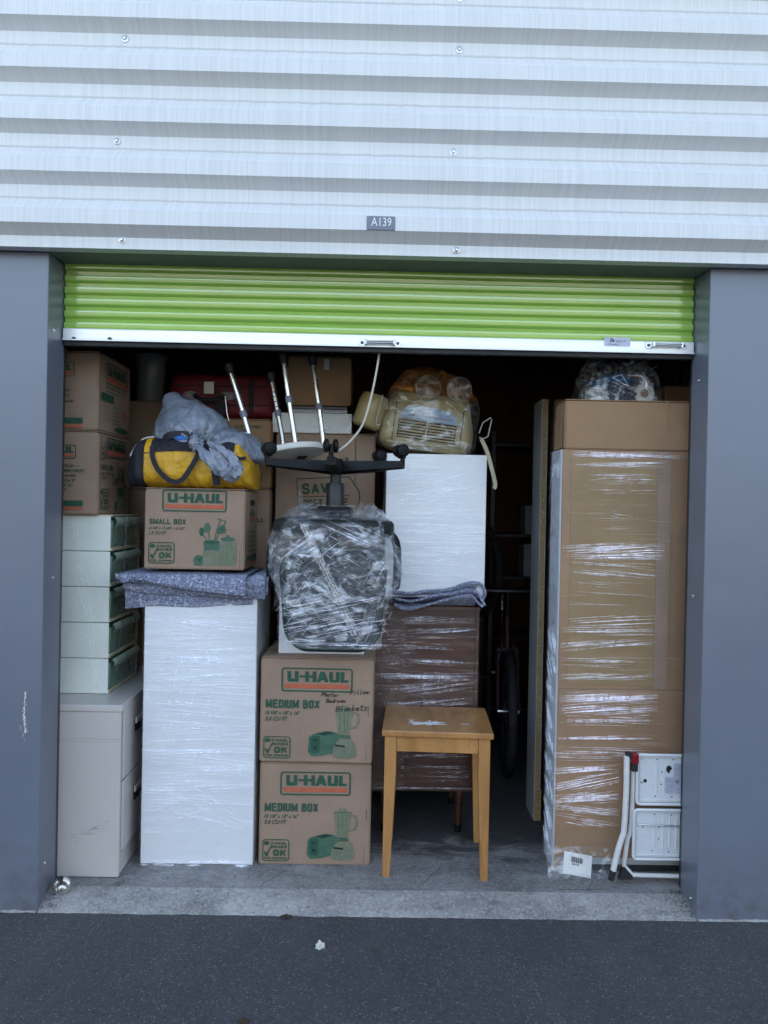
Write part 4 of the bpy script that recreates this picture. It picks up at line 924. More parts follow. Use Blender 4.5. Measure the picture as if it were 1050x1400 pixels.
# yellow duffel bag
dx0, _ = W(170, 630, 3.16); dx1, _ = W(345, 630, 3.16); dzt = W(255, 601, 3.16)[1]; dw = dx1-dx0; dh = dzt-SBT+.012
df = thing('duffel_bag', 'yellow and black nylon duffel bag lying on the small printed box', 'bag', ((dx0+dx1)/2, 3.155, SBT+.0015))
DD = .30
def duf(u, v, off=0.0):
    """u 0..1 along the bag, v 0..1 round it from the bottom front up over the top to the bottom back"""
    x = -dw/2+dw*u; e = min(u, 1-u)/.10; s = min(1, e)**.38 if e < 1 else 1
    s = max(.02, s); sag = 1-.10*(1-sin(pi*u))-.04*noise.noise(Vector((u*4, 2, 5)))
    if u > .9: sag *= .93
    a = -pi/2-.62+(2*pi-.0)*v*-1
    ca, sa = cos(a), sin(a); f = lambda q, ee: math.copysign(abs(q)**ee, q)
    hgt = dh*sag*(.90+.10*s); yy = f(ca, .6)*DD/2*(.55+.45*s); zz = (f(sa, .55)*.5+.5)*hgt*(.35+.65*s)
    wr = .006*noise.noise(Vector((x*14, yy*14, zz*10)))+.0035*noise.noise(Vector((x*34, yy*20, zz*34)))
    wr += .009*abs(noise.noise(Vector((x*22+zz*12, zz*9, 9))))
    k = 1+(wr+off)/.12
    return (x, DD/2+yy*k, max(.0005+max(0, off)*.1, (zz-.5*hgt)*k+.5*hgt))
bbm = MB().grid(lambda u, v: duf(.004+.992*u, v), 80, 60, cv=True); bbm.f += [tuple(range(60)), tuple(range(79*60, 80*60))]; obj('bag_body', bbm, 'yellow', df, smooth=True, angle=60)
def patch(name, u0, u1, v0, v1, mat, off=.003, nu=30, nv=30):
    o = obj(name, MB().grid(lambda u, v: duf(u0+(u1-u0)*u, v0+(v1-v0)*v, off), nu, nv), mat, df, smooth=True, angle=180); return o
# find v values by height on the front side
def vfront(frac):
    best = min(range(0, 400), key=lambda i: abs(duf(.5, i/400)[2]-frac*dh)+(9 if duf(.5, i/400)[1] > DD/2 else 0)); return best/400
vb, vt_, vtop = vfront(.03), vfront(.72), vfront(.985)
V = sorted((vb, vt_, vtop))
def rng_v(a, b): return (vfront(a), vfront(b))
patch('end_panel', .012, .155, 0, 1, 'black_cloth', .004, 24, 60)
a, b = rng_v(.70, .97); patch('top_panel', .15, .62, a, b, 'black_cloth', .004, 40, 20)
a, b = rng_v(.02, .40); patch('lower_panel', .70, .86, a, b, 'black_cloth', .004, 20, 16)
a, b = rng_v(.03, .70); patch('front_pocket', .158, .205, a, b, 'yellow', .006, 10, 20)
for (u0, u1) in ((.205, .245), (.575, .62)):
    a, b = rng_v(.01, .97); patch('webbing_strap', u0, u1, a, b, 'black_cloth', .007, 5, 40)
def ribbon(path, w, wd=(0, 0, 1), t=.002):
    P = [Vector(p) for p in path]; mb = MB(); vs = []
    for i, p in enumerate(P):
        d = (P[min(i+1, len(P)-1)]-P[max(i-1, 0)]).normalized(); n_ = Vector((0, -1, 0)); s_ = d.cross(n_).normalized()
        vs += [p-s_*w/2, p+s_*w/2, p+s_*w/2+n_*t, p-s_*w/2+n_*t]
    m = len(P)
    return mb.add(vs, [(i*4+k, i*4+4+k, i*4+4+(k+1) % 4, i*4+(k+1) % 4) for i in range(m-1) for k in range(4)]+[(0, 1, 2, 3), (m*4-1, m*4-2, m*4-3, m*4-4)])
X_ = lambda q: -dw/2+dw*q
hpth = smooth_path([(X_(.222), -.006, dh*.80), (X_(.235), -.018, dh*.55), (X_(.29), -.022, dh*.30), (X_(.38), -.024, dh*.12), (X_(.46), -.022, dh*.14), (X_(.54), -.020, dh*.42), (X_(.60), -.014, dh*.75)], 8)
obj('handle', ribbon(hpth, .020), 'black_cloth', df, smooth=True)
hp2 = smooth_path([(X_(.30), .02, dh*.93), (X_(.36), .01, dh*1.02), (X_(.50), .01, dh*1.02), (X_(.62), .0, dh*.85), (X_(.70), -.012, dh*.50), (X_(.735), -.012, dh*.05)], 8)
obj('shoulder_strap', ribbon(hp2, .030), 'black_cloth', df, smooth=True)
pip = smooth_path([(X_(.03), .03, dh*.60), (X_(.06), .05, dh*.80), (X_(.12), .07, dh*.97), (X_(.22), .09, dh*1.02)], 6); obj('piping', MB().tube(pip, .003, 6), 'tag_paper', df, smooth=True)
obj('grab_strap', ribbon([(X_(.86), -.004, dh*.62), (X_(.91), -.008, dh*.58), (X_(.95), .0, dh*.60)], .014), 'black_cloth', df)

# grey plastic sack slumped on the duffel
def ridged(p, f, seed):
    return 1-abs(noise.noise(Vector((p.x*f+seed, p.y*f, p.z*f)))*2)
def lump(name, parent, c0, rad, ctrl, mat, seed, knot=None, n=(90, 60), amp=.016):
    """a sagging sack: superellipsoid pulled up at control points, pleated towards a knot"""
    C = Vector(c0)
    def fn(u, v):
        th = -pi/2+pi*(.002+.996*v); ph = 2*pi*u
        d = Vector((cos(th)*cos(ph), cos(th)*sin(ph), sin(th))); p = Vector((d.x*rad[0], d.y*rad[1], d.z*rad[2]))
        for (q, st, wd) in ctrl:
            q = Vector(q); k = math.exp(-((d-q.normalized()).length/wd)**2); p += q.normalized()*st*k
        r = ridged(p*1.0, 7, seed)*.7+ridged(Vector((p.x+p.z*.6, p.y, p.z*.5)), 13, seed+3)*.3+noise.noise(p*30)*.05
        p += d*amp*(r-.35)
        if knot:
            K = Vector(knot); rel = (C+p)-K; dist = rel.length; ang = math.atan2(rel.z, rel.x)
            p += d*(.011*sin(ang*15+2*noise.noise(p*12))*math.exp(-dist/.13))
            p -= d*.030*math.exp(-(dist/.035)**2)
        return (C+p)[:]
    return obj(name, MB().grid(fn, n[0], n[1], cu=True), mat, parent, smooth=True, angle=65)
sk = thing('plastic_sack', 'crumpled grey plastic sack tied with a knot, slumped on the yellow duffel bag', 'bag', (0, 0, 0))
kx, kz = W(268, 606, 3.12); KN = (kx, 3.12, kz)
ax_, az_ = W(262, 592, 3.30); lump('sack_body', sk, (ax_, 3.30, az_), (.145, .13, .128), [((-.55, 0, 1), .060, .45), ((-1, 0, -.35), .035, .5), ((1, 0, -.2), .03, .6)], 'silver_bag', 1.7, KN)
bx_, bz_ = W(315, 612, 3.28); lump('sack_side', sk, (bx_, 3.28, bz_), (.115, .11, .080), [((1, 0, -.45), .05, .6), ((-1, 0, .5), .03, .6)], 'silver_bag', 5.1, KN)
tl = smooth_path(px3([(270, 606, 3.12), (280, 622, 3.08), (300, 640, 3.07), (318, 648, 3.08), (321, 636, 3.09), (306, 618, 3.10), (284, 604, 3.12)]), 8)
tm = MB(); P = tl; vs = []; nn = 14
for i, p in enumerate(P):
    t = i/(len(P)-1); r = .008+.018*sin(pi*t)
    d = (P[min(i+1, len(P)-1)]-P[max(i-1, 0)]).normalized(); s_ = d.cross(Vector((0, -1, 0))).normalized()
    for k in range(nn):
        a = 2*pi*k/nn; rr_ = r*(1+.28*sin(a*4+i*.9)+.2*noise.noise(Vector((i*.7, k, 1))))
        vs.append(p+s_*cos(a)*rr_*1.05+Vector((0, -1, 0))*sin(a)*rr_*.55)
tm.add(vs, [(i*nn+k, i*nn+(k+1) % nn, (i+1)*nn+(k+1) % nn, (i+1)*nn+k) for i in range(len(P)-1) for k in range(nn)]); obj('sack_neck', tm, 'silver_bag', sk, smooth=True, angle=40)
inn = MB(); T2 = px3([(286, 612, 3.085), (300, 618, 3.08), (313, 634, 3.075), (306, 642, 3.07), (292, 630, 3.075)]); inn.prism([(p[0], p[2]) for p in T2], 'Y', 3.075, 3.085); obj('neck_fold', inn, 'silver_bag', sk)
def crump(c0, r, seed, amp=.5):
    def fn(u, v):
        th = -pi/2+pi*v; ph = 2*pi*u; d = Vector((cos(th)*cos(ph), cos(th)*sin(ph), sin(th)))
        return (Vector(c0)+Vector((d.x*r[0], d.y*r[1], d.z*r[2]))*(1+amp*noise.noise(d*2.6+Vector((seed, 0, 0)))+amp*.4*noise.noise(d*7+Vector((seed, 3, 0)))))[:]
    return MB().grid(fn, 28, 18, cu=True)
obj('knot', crump(KN, (.026, .022, .030), 3), 'silver_bag', sk, smooth=True, angle=30)
for (px, py, rx, rz_) in ((247, 599, .022, .008), (286, 630, .006, .016)):
    X, Z = W(px, py, 3.09); obj('blue_tie', crump((X, 3.092, Z), (rx, .008, rz_), px), 'blue_tie', sk, smooth=True)

# ------------------------------------------------------------------ third column: the medium boxes, the upside-down chair
def medium(px0, px1, pyt, pyb, Y, label, seed, z0=None, rot=0.0, writing=False):
    cx, w, zb_, zt = place(px0, px1, pyt, pyb, Y, z0); h = zt-zb_
    c = thing('cardboard_box', label, 'box', (cx, Y, zb_), rot, group='green printed moving cartons')
    carton(c, w, .44, h-.007, seed=seed, bulge=.0018)
    fr = Fr((-w/2, -.0032, 0), (1, 0, 0), (0, 0, 1)); logo(c, fr, w*.185, h*.675, w*.63)
    t = MB(); put_block(t, fr, 'MEDIUM BOX', w*.045, h*.515, w*.485, h*.082); put_text(t, fr, '18 1/8" x 18" x 16"', w*.045, h*.452, w*.31, h*.036, bold=.02, shear=.3); put_text(t, fr, '3.0 CU FT', w*.045, h*.392, w*.205, h*.042, bold=.02, shear=.3)
    stroke(t, fr, [(w*.945, h*.02), (w*.945, h*.18)], .0012); obj('printed_text', t, 'print_green', c)
    ok_badge(c, fr, w*.035, h*.035, w*.24); medium_art(c, fr, w*.43, h*.06, w*.43)
    stamp = MB(); put_text(stamp, fr, 'RESY', w*.955, h*.45, .004, h*.1, bold=.03); obj('edge_print', stamp, 'print_green', c)
    if writing:
        s = MB(); hand(s, fr, 'Master', w*.54, h*.635, .0185, .0024, -.02); hand(s, fr, 'Bedroom', w*.58, h*.575, .0175, .0024, .02); hand(s, fr, 'Pillow', w*.79, h*.655, .020, .0024, .05); hand(s, fr, 'Blankets', w*.665, h*.49, .0255, .0030, .05)
        obj('handwriting', s, 'print_black', c)
    return cx, w, zb_, zt
_, _, _, mz = medium(354.5, 507, 1041, 1177, 3.17, 'printed medium box on the floor, bottom of its stack, nothing written by hand on it', 21, z0=FLOOR, rot=.004)
_, _, _, mz2 = medium(355.5, 510, 899, 1040, 3.155, 'printed medium box with bedroom, pillow and blankets handwritten in black, under the wrapped chair', 22, z0=mz+.0005, rot=-.018, writing=True)
cx, w, z0, _ = place(381, 498, 860, 900, 3.23, mz2)
wb = thing('white_storage_box', 'plain white box between the wrapped office chair and the medium boxes', 'box', (cx, 3.23, mz2+.001)); hb = .40
obj('panel', MB().box(-w/2, w/2, 0, .016, 0, hb, .0015), 'white_lam', wb); obj('box_body', MB().box(-w/2+.002, w/2-.002, .0165, .38, .001, hb-.001), 'white_lam', wb)

# office chair upside down
hx, hz = W(459.5, 636, 3.20)
ch = thing('office_chair', 'black swivel office chair turned upside down and bundled in clear stretch film', 'chair', (hx, 3.20, 0))
R = .292
for k in range(5):
    a = radians(-91+72*k); d = Vector((cos(a), sin(a), 0)); s = Vector((-sin(a), cos(a), 0))
    mb = MB(); vs = []; m = 9
    for i in range(m):
        t = i/(m-1); r = .018+(R-.018)*t; hw = .034*(1-t)+.020*t; zc = hz-.006+.010*t; ht = .046*(1-t)+.026*t
        for (q, zz) in ((-hw, zc-ht/2), (-hw*.75, zc+ht*.5), (hw*.75, zc+ht*.5), (hw, zc-ht/2), (hw*.5, zc-ht*.72), (-hw*.5, zc-ht*.72)):
            p = d*r+s*q; vs.append((p.x, p.y, zz))
    mb.add(vs, [(i*6+j, i*6+(j+1) % 6, i*6+6+(j+1) % 6, i*6+6+j) for i in range(m-1) for j in range(6)]+[tuple(range(5, -1, -1)), tuple(range((m-1)*6, m*6))])
    obj('base_arm', mb, 'black_plastic', ch, smooth=True, angle=35)
    tip = d*(R-.004); cs = bpy.data.objects.new('caster', None); scn.collection.objects.link(cs); cs.parent = ch
    cs.location = (tip.x, tip.y, hz+.012); ang = (a+.5+k*1.9) if k else .25
    cs.rotation_euler = (0, 0, ang)
    obj('stem', MB().tube([(0, 0, -.012), (0, 0, .016)], .010, 12), 'black_plastic', cs, smooth=True)
    obj('fork', MB().box(-.007, .007, -.014, .022, .014, .052, .005, 2), 'black_plastic', cs)
    for q in (-1, 1):
        obj('wheel', MB().lathe([(0, -.010), (.016, -.010), (.0255, -.006), (.0265, 0), (.0255, .006), (.016, .010), (0, .010)], (q*.018, .008, .046), 'X', 22), 'black_plastic', cs, smooth=True, angle=50)
obj('hub', MB().lathe([(0, hz+.026), (.026, hz+.026), (.034, hz+.012), (.038, hz-.022), (.026, hz-.030), (0, hz-.030)], n=24), 'black_plastic', ch, smooth=True, angle=40)
z1 = W(459, 661, 3.2)[1]; z2 = W(459, 692, 3.2)[1]
obj('gas_lift', MB().lathe([(.0225, hz-.0305), (.0225, z1)], n=24), 'grey_plastic', ch, smooth=True)
obj('column_cover', MB().lathe([(.0, z1+.001), (.034, z1+.0005), (.037, z1-.006), (.038, z2), (0, z2)], n=28), 'grey_plastic', ch, smooth=True, angle=40)
obj('tilt_mechanism', MB().box(-.07, .07, -.12, .13, z2-.045, z2-.001, .012, 2).box(-.13, -.071, -.03, .01, z2-.032, z2-.012, .004), 'black_plastic', ch)
zs0, zs1 = z2-.125, z2-.046
def seat(u, v):
    p = sup(u, v, .245, .235, (zs1-zs0)/2, .42); return (p.x, p.y+.03, (zs0+zs1)/2+p.z+.006*noise.noise(Vector((p.x*6, p.y*6, 1))))
obj('seat', MB().grid(seat, 52, 24, cu=True), 'chair_mesh', ch, smooth=True, angle=180)
# backrest: a frame with mesh stretched in it, hanging down in front of the boxes
bz1 = W(455, 752, 3.02)[1]; bz0 = W(455, 889, 3.02)[1]; bw2 = (W(527, 820, 3.02)[0]-W(384, 820, 3.02)[0])/2; bxc = (W(527, 820, 3.02)[0]+W(384, 820, 3.02)[0])/2-hx
outl = rr(-bw2, bz0, bw2, bz1, .095, 8); outl = [(bxc+(a*(1-.15*(1-(b-bz0)/(bz1-bz0)))), b) for a, b in outl]
def byy(a, b): t = (b-bz0)/(bz1-bz0); return -.17-.035*sin(pi*t)*.6+.05*((a-bxc)/bw2)**2*-.5+.02*(1-t)
path = [(a, byy(a, b), b) for a, b in outl]; path.append(path[0])
obj('back_frame', MB().tube(path, .0125, 10, cap=False), 'chair_frame', ch, smooth=True)
def bk(u, v):
    a = -bw2+2*bw2*u; b = bz0+(bz1-bz0)*v; c = .095; dx = max(0, abs(a)-(bw2-c)); dz = max(0, (bz0+c)-b, b-(bz1-c)); q = math.hypot(dx, dz)
    if q > c and dx > 0 and dz > 0:
        f = c/q; a = math.copysign(bw2-c+dx*f, a); b = (bz0+c-dz*f) if b < bz0+c else (bz1-c+dz*f)
    a *= .985*(1-.15*(1-(b-bz0)/(bz1-bz0))); return (bxc+a, byy(bxc+a, b)+.002, b)
obj('back_mesh', MB().grid(bk, 36, 36), 'chair_mesh', ch, smooth=True, angle=180)
obj('lumbar_bar', MB().box(bxc-bw2+.02, bxc+bw2-.02, -.165, -.15, (bz0*.6+bz1*.4)-.025, (bz0*.6+bz1*.4)+.02, .006, 2), 'black_plastic', ch)
obj('back_support', MB().tube(smooth_path([(bxc, -.15, bz0*.45+bz1*.55), (bxc*.5, -.15, bz1), (0, -.12, z2-.03)], 5), .022, 10), 'black_plastic', ch, smooth=True)
for s in (-1, 1):
    o_ = obj('armrest', MB().tube(smooth_path([(s*.20, .02, zs0+.03), (s*.255, .0, zs0-.02), (s*.262, -.02, zs0-.16), (s*.255, -.06, zs0-.20)], 5), .017, 10), 'black_plastic', ch, smooth=True)
# the film bundle round seat and back
ft = z2+.002; fb = bz0+.01
def film_env(off, seed, amp):
    def fn(u, v):
        z = fb+(ft-fb)*v; t = v; a = 2*pi*u
        wl = bw2-.004+.050*math.exp(-((t-.66)/.20)**2)+.008*t; wr_ = bw2-.002+.058*math.exp(-((t-.56)/.20)**2)+.004*t
        tp_ = 1-.14*max(0, 1-t/.45); wl *= tp_; wr_ *= tp_
        if t > .88: wl *= 1-.5*((t-.88)/.12)**1.5; wr_ *= 1-.35*((t-.88)/.12)**1.5
        yf = -.200-.018*sin(pi*t); yb_ = -.10+.36*min(1, max(0, (t-.42)/.18))
        if t > .86: yf += .12*((t-.86)/.14)**1.4
        f = lambda q, e: math.copysign(abs(q)**e, q)
        x = bxc*(1-t*.4)+f(cos(a), .42)*(wr_ if cos(a) > 0 else wl); y = (yf+yb_)/2+f(sin(a), .42)*(yb_-yf)/2
        c = Vector((x, y, z)); out = Vector((cos(a), sin(a), 0))
        r = ridged(c, 11, seed)*.5+ridged(Vector((c.x+c.z*.5, c.y, c.z)), 26, seed+4)*.35+.18*noise.noise(c*60)
        edge = .4+.9*abs(cos(a))**3+.7*t*t
        c += out*(amp*(r-.4)*edge+off)
        c.z += .022*noise.noise(Vector((a*1.7, t*4, seed)))*t
        if v > .93: c.z += .05*max(0, noise.noise(Vector((a*2.2+1, 2, seed))))
        return c[:]
    return MB().grid(fn, 170, 120, cu=True)
obj('stretch_film', film_env(0, 2.0, .020), 'film_chair', ch, smooth=True, angle=28)
obj('stretch_film', film_env(.007, 8.0, .026), 'film_v', ch, smooth=True, angle=28)
fr = Fr((bxc-bw2-.03, -.215, fb), (1, 0, 0), (0, 0, 1)); bw_ = 2*bw2+.06; bh = ft-fb
film_folds(ch, fr, [(.02, bw_*.95, bh*(.12+.045*i), .012, .22, 7, .08, .32, .0026) for i in range(6)]
           + [(.05, bw_*.8, bh*.55, .10, -.6, 10, .04, .16, .0022), (.03, bw_*.6, bh*.72, .05, .75, 22, .05, .22, .0026), (bw_*.4, bw_, bh*.78, .04, -.42, 18, .06, .24, .003), (.0, bw_*.4, bh*.35, .12, 1.4, 16, .02, .07, .003),
              (.02, bw_, bh*.04, .01, .02, 10, .08, .3, .004), (bw_*.75, bw_, bh*.4, .15, 2.0, 14, .015, .06, .0035), (.02, bw_*.98, bh*.45, .25, .3, 40, .012, .05, .0018), (.02, bw_*.98, bh*.45, .25, -1.1, 40, .010, .04, .0018)], 'fold', 5, off=.004)
t = MB()
for k in range(10):
    o_ = k*.0030+.002*sin(k*5); stroke(t, fr, [(bw_*.22+o_, bh*.86), (bw_*.36+o_, bh*.62), (bw_*.52+o_, bh*.36), (bw_*.66+o_*1.3, bh*.10)], 'w' and .0010+.0007*(k % 3), .008+.001*(k % 2))
obj('film_band', t, 'fold_soft', ch, kind='stuff')
t = MB()
for (p0, p1, p2, p3) in (((392, 735), (408, 668), (424, 702), (450, 700)), ((498, 702), (511, 688), (519, 712), (525, 740)), ((372, 790), (376, 728), (386, 720), (398, 760)), ((520, 800), (541, 782), (543, 812), (522, 850))):
    V4 = [Vector((*(lambda q: (q[0]-hx, 0, q[1]))(W(*p, 3.04)),)) for p in (p0, p1, p2, p3)]
    def fn(u, v, V4=V4):
        a = V4[0].lerp(V4[3], u); b = V4[1].lerp(V4[2], u); c = a.lerp(b, v); c.y = -.14+.03*noise.noise(c*18)+.018*sin(u*15+v*4); c += Vector((0, 0, .004*noise.noise(c*50))); return c[:]
    t = MB().grid(fn, 14, 16); obj('film_peak', t, 'film_chair', ch, smooth=True, angle=25)

# cartons behind the chair
cx, w, z0, zt = place(377, 512.5, 592, 712, 3.62)
c = thing('cardboard_box', 'plain carton on the floor hidden behind the wrapped chair', 'box', (cx, 3.66, FLOOR)); carton(c, w-.03, .4, 1.0, seed=31, flaps=False)
c = thing('cardboard_box', 'carton stamped with a best price guarantee behind the chair column', 'box', (cx, 3.62, FLOOR+1.005), group='green printed moving cartons'); h = zt-FLOOR-1.005; carton(c, w, .44, h-.007, seed=32, bulge=.003)
X0, Z0 = W(408, 706, 3.62); X1, Z1 = W(473, 650, 3.62); ox = X0-cx; oz = Z0-(FLOOR+1.005)
fr = Fr((ox, -.0045, oz), (cos(.055), 0, sin(.055)), (-sin(.055), 0, cos(.055))); t = MB(); W1, H1 = X1-X0, Z1-Z0
stroke(t, fr, [(0, -.05), (0, H1*.90), (W1*1.12, H1*.90), (W1*1.32, H1*.55), (W1*1.32, H1*.30), (W1*1.12, -.02)], .004)
put_block(t, fr, 'SAVE', .018, H1*.52, W1*.80, H1*.26); stroke(t, fr, [(.0, H1*.46), (W1*1.1, H1*.46)], .004); put_block(t, fr, 'BEST PRICE', .022, H1*.22, W1*.98, H1*.17); put_block(t, fr, 'GUARANTEE', .022, -.006, W1*.98, H1*.15); obj('printed_text', t, 'print_green', c)
st_ = MB(); fr2 = Fr((-w/2, -.0045, 0), (1, 0, 0), (0, 0, 1)); stroke(st_, fr2, [(w*.80, h*.70), (w*.80, h*.97)], .003); put_text(st_, fr2, 'R', w*.70, h*.83, .02, .028, bold=.03); obj('edge_print', st_, 'print_green', c)
ST = zt
cx, w, z0, zt = place(372, 481, 565, 592, 3.63)
c = thing('flat_white_box', 'flat white carton with clear tape on its end under the brown carton', 'box', (cx, 3.64, ST+.001)); zt = W(430, 565, 3.64)[1]
obj('box_body', MB().box(-w/2, w/2, 0, .34, 0, zt-ST-.001, .002), 'white_lam', c); obj('tape', MB().box(-.02, w/2-.004, -.002, -.0006, .004, zt-ST-.006), 'film_v', c)
zw = zt; cx, w, z0, zt = place(396, 475, 555, 565, 3.65)
c = thing('slim_case', 'slim silver grey case lying on the flat white carton', 'case', (cx, 3.66, zw+.001)); obj('case_body', MB().box(-w/2, w/2, 0, .3, 0, .020, .003), 'sticker', c); obj('case_lid', MB().box(-w/2, w/2, 0.004, .3, .0205, .036, .003), 'dark_steel', c)
cx, w, z0, zt = place(394, 480, 488, 550, 3.64)
c = thing('cardboard_box', 'dim brown carton at the top between the stool legs and the cream appliance', 'box', (cx, 3.63, zw+.038)); carton(c, w, .36, zt-zw-.045, 'card_warm', seed=33)
obj('paper_tab', MB().box(.02, .045, -.006, -.0048, zt-zw-.10, zt-zw-.05), 'tag_paper', c)

# upturned shower stool
sx_, sz_ = W(397, 620, 3.40)
so = thing('shower_stool', 'white round bath stool upside down with its metal legs in the air', 'stool', (sx_, 3.40, sz_))
tlt = Matrix.Rotation(-.19, 4, 'Y') @ Matrix.Rotation(-.13, 4, 'X')
s_ = MB().lathe([(0, -.018), (.135, -.018), (.155, -.012), (.160, 0), (.155, .012), (.14, .016), (.132, .010), (0, .008)], n=44); s_.xf(tlt); obj('seat', s_, 'white_plastic', so, smooth=True, angle=50)
feet = [((313, 500), (333, 566), (344, 604), 3.30, (-.13, -.06)), ((370, 512), (380, 565), (386, 604), 3.47, (-.06, .07)), ((387, 486), (395, 546), (403, 603), 3.28, (.015, -.07)), ((427, 489), (436, 556), (441, 600), 3.44, (.10, .05))]
for i, (f_, m_, b_, Y, at_) in enumerate(feet):
    L = lambda p: Vector((W(*p, Y)[0]-sx_, Y-3.40, W(*p, Y)[1]-sz_))
    A, B_, C_ = L(f_), L(m_), L(b_)
    e = Vector(tlt @ Vector((at_[0], C_.y, .012)))
    if i == 0: pth = smooth_path([A, B_, C_, C_+Vector((.03, .01, -.035)), Vector((C_.x+.075, C_.y+.02, C_.z-.052))], 5)
    else: pth = smooth_path([A, B_, C_+Vector((0, 0, .01)), Vector((C_.x+.004, C_.y, e.z))], 5)
    lg = obj('leg', MB().tube(pth, .0115, 12), 'alu', so, smooth=True)
    dA = (B_-A).normalized()
    if i == 1: lg.data.materials[0] = MAT['steel']
    obj('collar', MB().tube([B_-dA*.014, B_+dA*.014], .0155, 14), 'sign_grey', lg, smooth=True, angle=40)
    obj('rubber_foot', MB().tube([A-dA*.006, A+dA*.02, A+dA*.035], [.021, .019, .014], 14), 'grey_plastic', lg, smooth=True, angle=40)
    for k in range(5 if i == 1 else 0):
        q = A+dA*(.06+k*.022); obj('adjusting_hole', MB().lathe([(0, -.0005), (.003, -.0005), (.003, .0)], (q.x, q.y-.0117, q.z), 'Y', 8), 'black_gap', lg)

# ------------------------------------------------------------------ fourth column
DRY = 3.47; cx, w, z0, zt = place(511, 653, 828, 1081, DRY)
dr = thing('wooden_dresser', 'dark brown wooden dresser on tapered legs wrapped in stretch film, behind the small table', 'dresser', (cx, DRY, FLOOR)); H0 = z0-FLOOR; H1 = zt-FLOOR; DRT = zt
obj('front_panel', MB().box(-w/2+.018, w/2-.018, .002, .02, H0+.02, H1-.02, .001), 'dark_wood', dr)
for s in (-1, 1): obj('side_panel', MB().box(min(s*w/2, s*(w/2-.0175)), max(s*w/2, s*(w/2-.0175)), 0, .42, H0, H1-.0205, .001), 'dark_wood', dr)
obj('top_panel', MB().box(-w/2-.004, w/2+.004, -.006, .42, H1-.02, H1, .002), 'dark_wood', dr); obj('bottom_panel', MB().box(-w/2+.018, w/2-.018, .0005, .42, H0, H0+.0195, .001), 'dark_wood', dr)
obj('back_panel', MB().box(-w/2+.018, w/2-.018, .41, .42, H0+.02, H1-.021), 'dark_wood', dr)
for (px, yy) in ((525, .05), (628, .05), (525, .38), (628, .38)):
    lx = W(px, 1100, DRY+.05)[0]-cx; lg = obj('leg', MB().tube([(lx+(.0 if px < 560 else -.006), yy, .034), (lx, yy, H0-.0005)], [.0125, .021], 14), 'dark_wood', dr, smooth=True, angle=40); obj('foot_cap', MB().tube([(lx-(.0 if px < 560 else .006), yy, 0), (lx-(.0 if px < 560 else .006), yy, .0335)], .0135, 14), 'black_plastic', lg, smooth=True, angle=40)
fr = Fr((-w/2, -.006, H0), (1, 0, 0), (0, 0, 1)); hh = H1-H0
film_sheet(dr, fr, w, hh, 'film_h', .003, .003, (3, 24), 31)
film_sheet(dr, fr, w*.30, hh, 'film_h', .004, .007, (6, 14), 33, name='film_bunch')
film_folds(dr, fr, [(w*.25, w*.97, hh*.93, .012, .10, 12, .08, .3, .0036), (w*.3, w*.97, hh*.87, .012, .07, 14, .08, .3, .004), (w*.2, w*.75, hh*.78, .012, -.03, 9, .08, .25, .0034), (w*.15, w*.95, hh*.70, .012, -.08, 14, .08, .3, .004),
                    (0, w, hh*.62, .018, .0, 40, .05, .35, .0032), (w*.1, w, hh*.56, .02, .16, 22, .08, .4, .0038), (w*.1, w*.95, hh*.48, .018, .12, 20, .08, .3, .0036), (0, w*.95, hh*.40, .02, -.05, 20, .05, .25, .0034),
                    (w*.25, w*.95, hh*.20, .012, .04, 10, .08, .3, .004), (w*.25, w*.9, hh*.13, .012, .0, 8, .08, .25, .0034), (w*.5, w*.98, hh*.09, .03, .1, 16, .02, .08, .003), (0, w, hh*.02, .005, 0, 12, .06, .3, .003),
                    (0, w*.4, hh*.75, .12, .08, 40, .03, .14, .0022), (0, w*.45, hh*.3, .15, .3, 30, .02, .10, .0024), (0, w*.2, hh*.6, .25, 1.5, 20, .01, .03, .0026)], 'fold_soft', 41, wob=.6)
fr = Fr((w/2, 0, H0), (0, 1, 0), (0, 0, 1)); film_sheet(dr, fr, .42, hh, 'film_h', .003, .002, (3, 20), 35)

bl2 = thing('moving_blanket', 'grey felt blanket folded flat between the dark dresser and the white wrapped box', 'blanket', (0, 0, 0))
WBZ = W(595, 803, 3.43)[1]
for k, pts in enumerate(([(537, 808), (560, 811), (585, 808), (612, 806), (632, 799), (648, 796), (660, 801), (664, 812), (660, 820)], [(540, 817), (562, 822), (590, 814), (615, 811), (636, 806), (649, 806), (656, 815), (663, 828)], [(539, 826), (556, 833), (578, 828), (602, 821), (625, 815), (643, 813), (652, 822), (660, 829)])):
    P = smooth_path(px3([(a, b, 3.40) for a, b in pts]), 6)
    def fn(u, v, P=P, k=k):
        f = u*(len(P)-1); i = min(int(f), len(P)-2); e = P[i].lerp(P[i+1], f-i); lift = min(1, v*6); zt_ = DRT+.010+.013*(2-k)
        zz = e.z+(max(zt_, e.z if False else zt_)-e.z)*lift if e.x < W(652, 800, 3.4)[0] else e.z
        return (e.x+.004*noise.noise(Vector((e.x*20, v*6, k))), 3.405+.012*k*-1+.40*v+.005*noise.noise(Vector((e.x*15, k, 2))), zz)
    o = obj('blanket_layer', MB().grid(fn, 50, 26), 'felt', bl2, smooth=True, angle=180); md = o.modifiers.new('thickness', 'SOLIDIFY'); md.thickness = .011; md.offset = 0
BTOP = DRT+.044
UY = 3.43; cx, w, _, zt = place(527, 664, 621, 803, UY); z0 = BTOP
wc = thing('wrapped_white_box', 'white box in stretch film under the cream appliance, standing on the folded blanket', 'box', (cx, UY, z0)); h = zt-z0; UT = zt
obj('front_panel', MB().box(-w/2, w/2, 0, .018, 0, h, .0015), 'white_lam', wc)
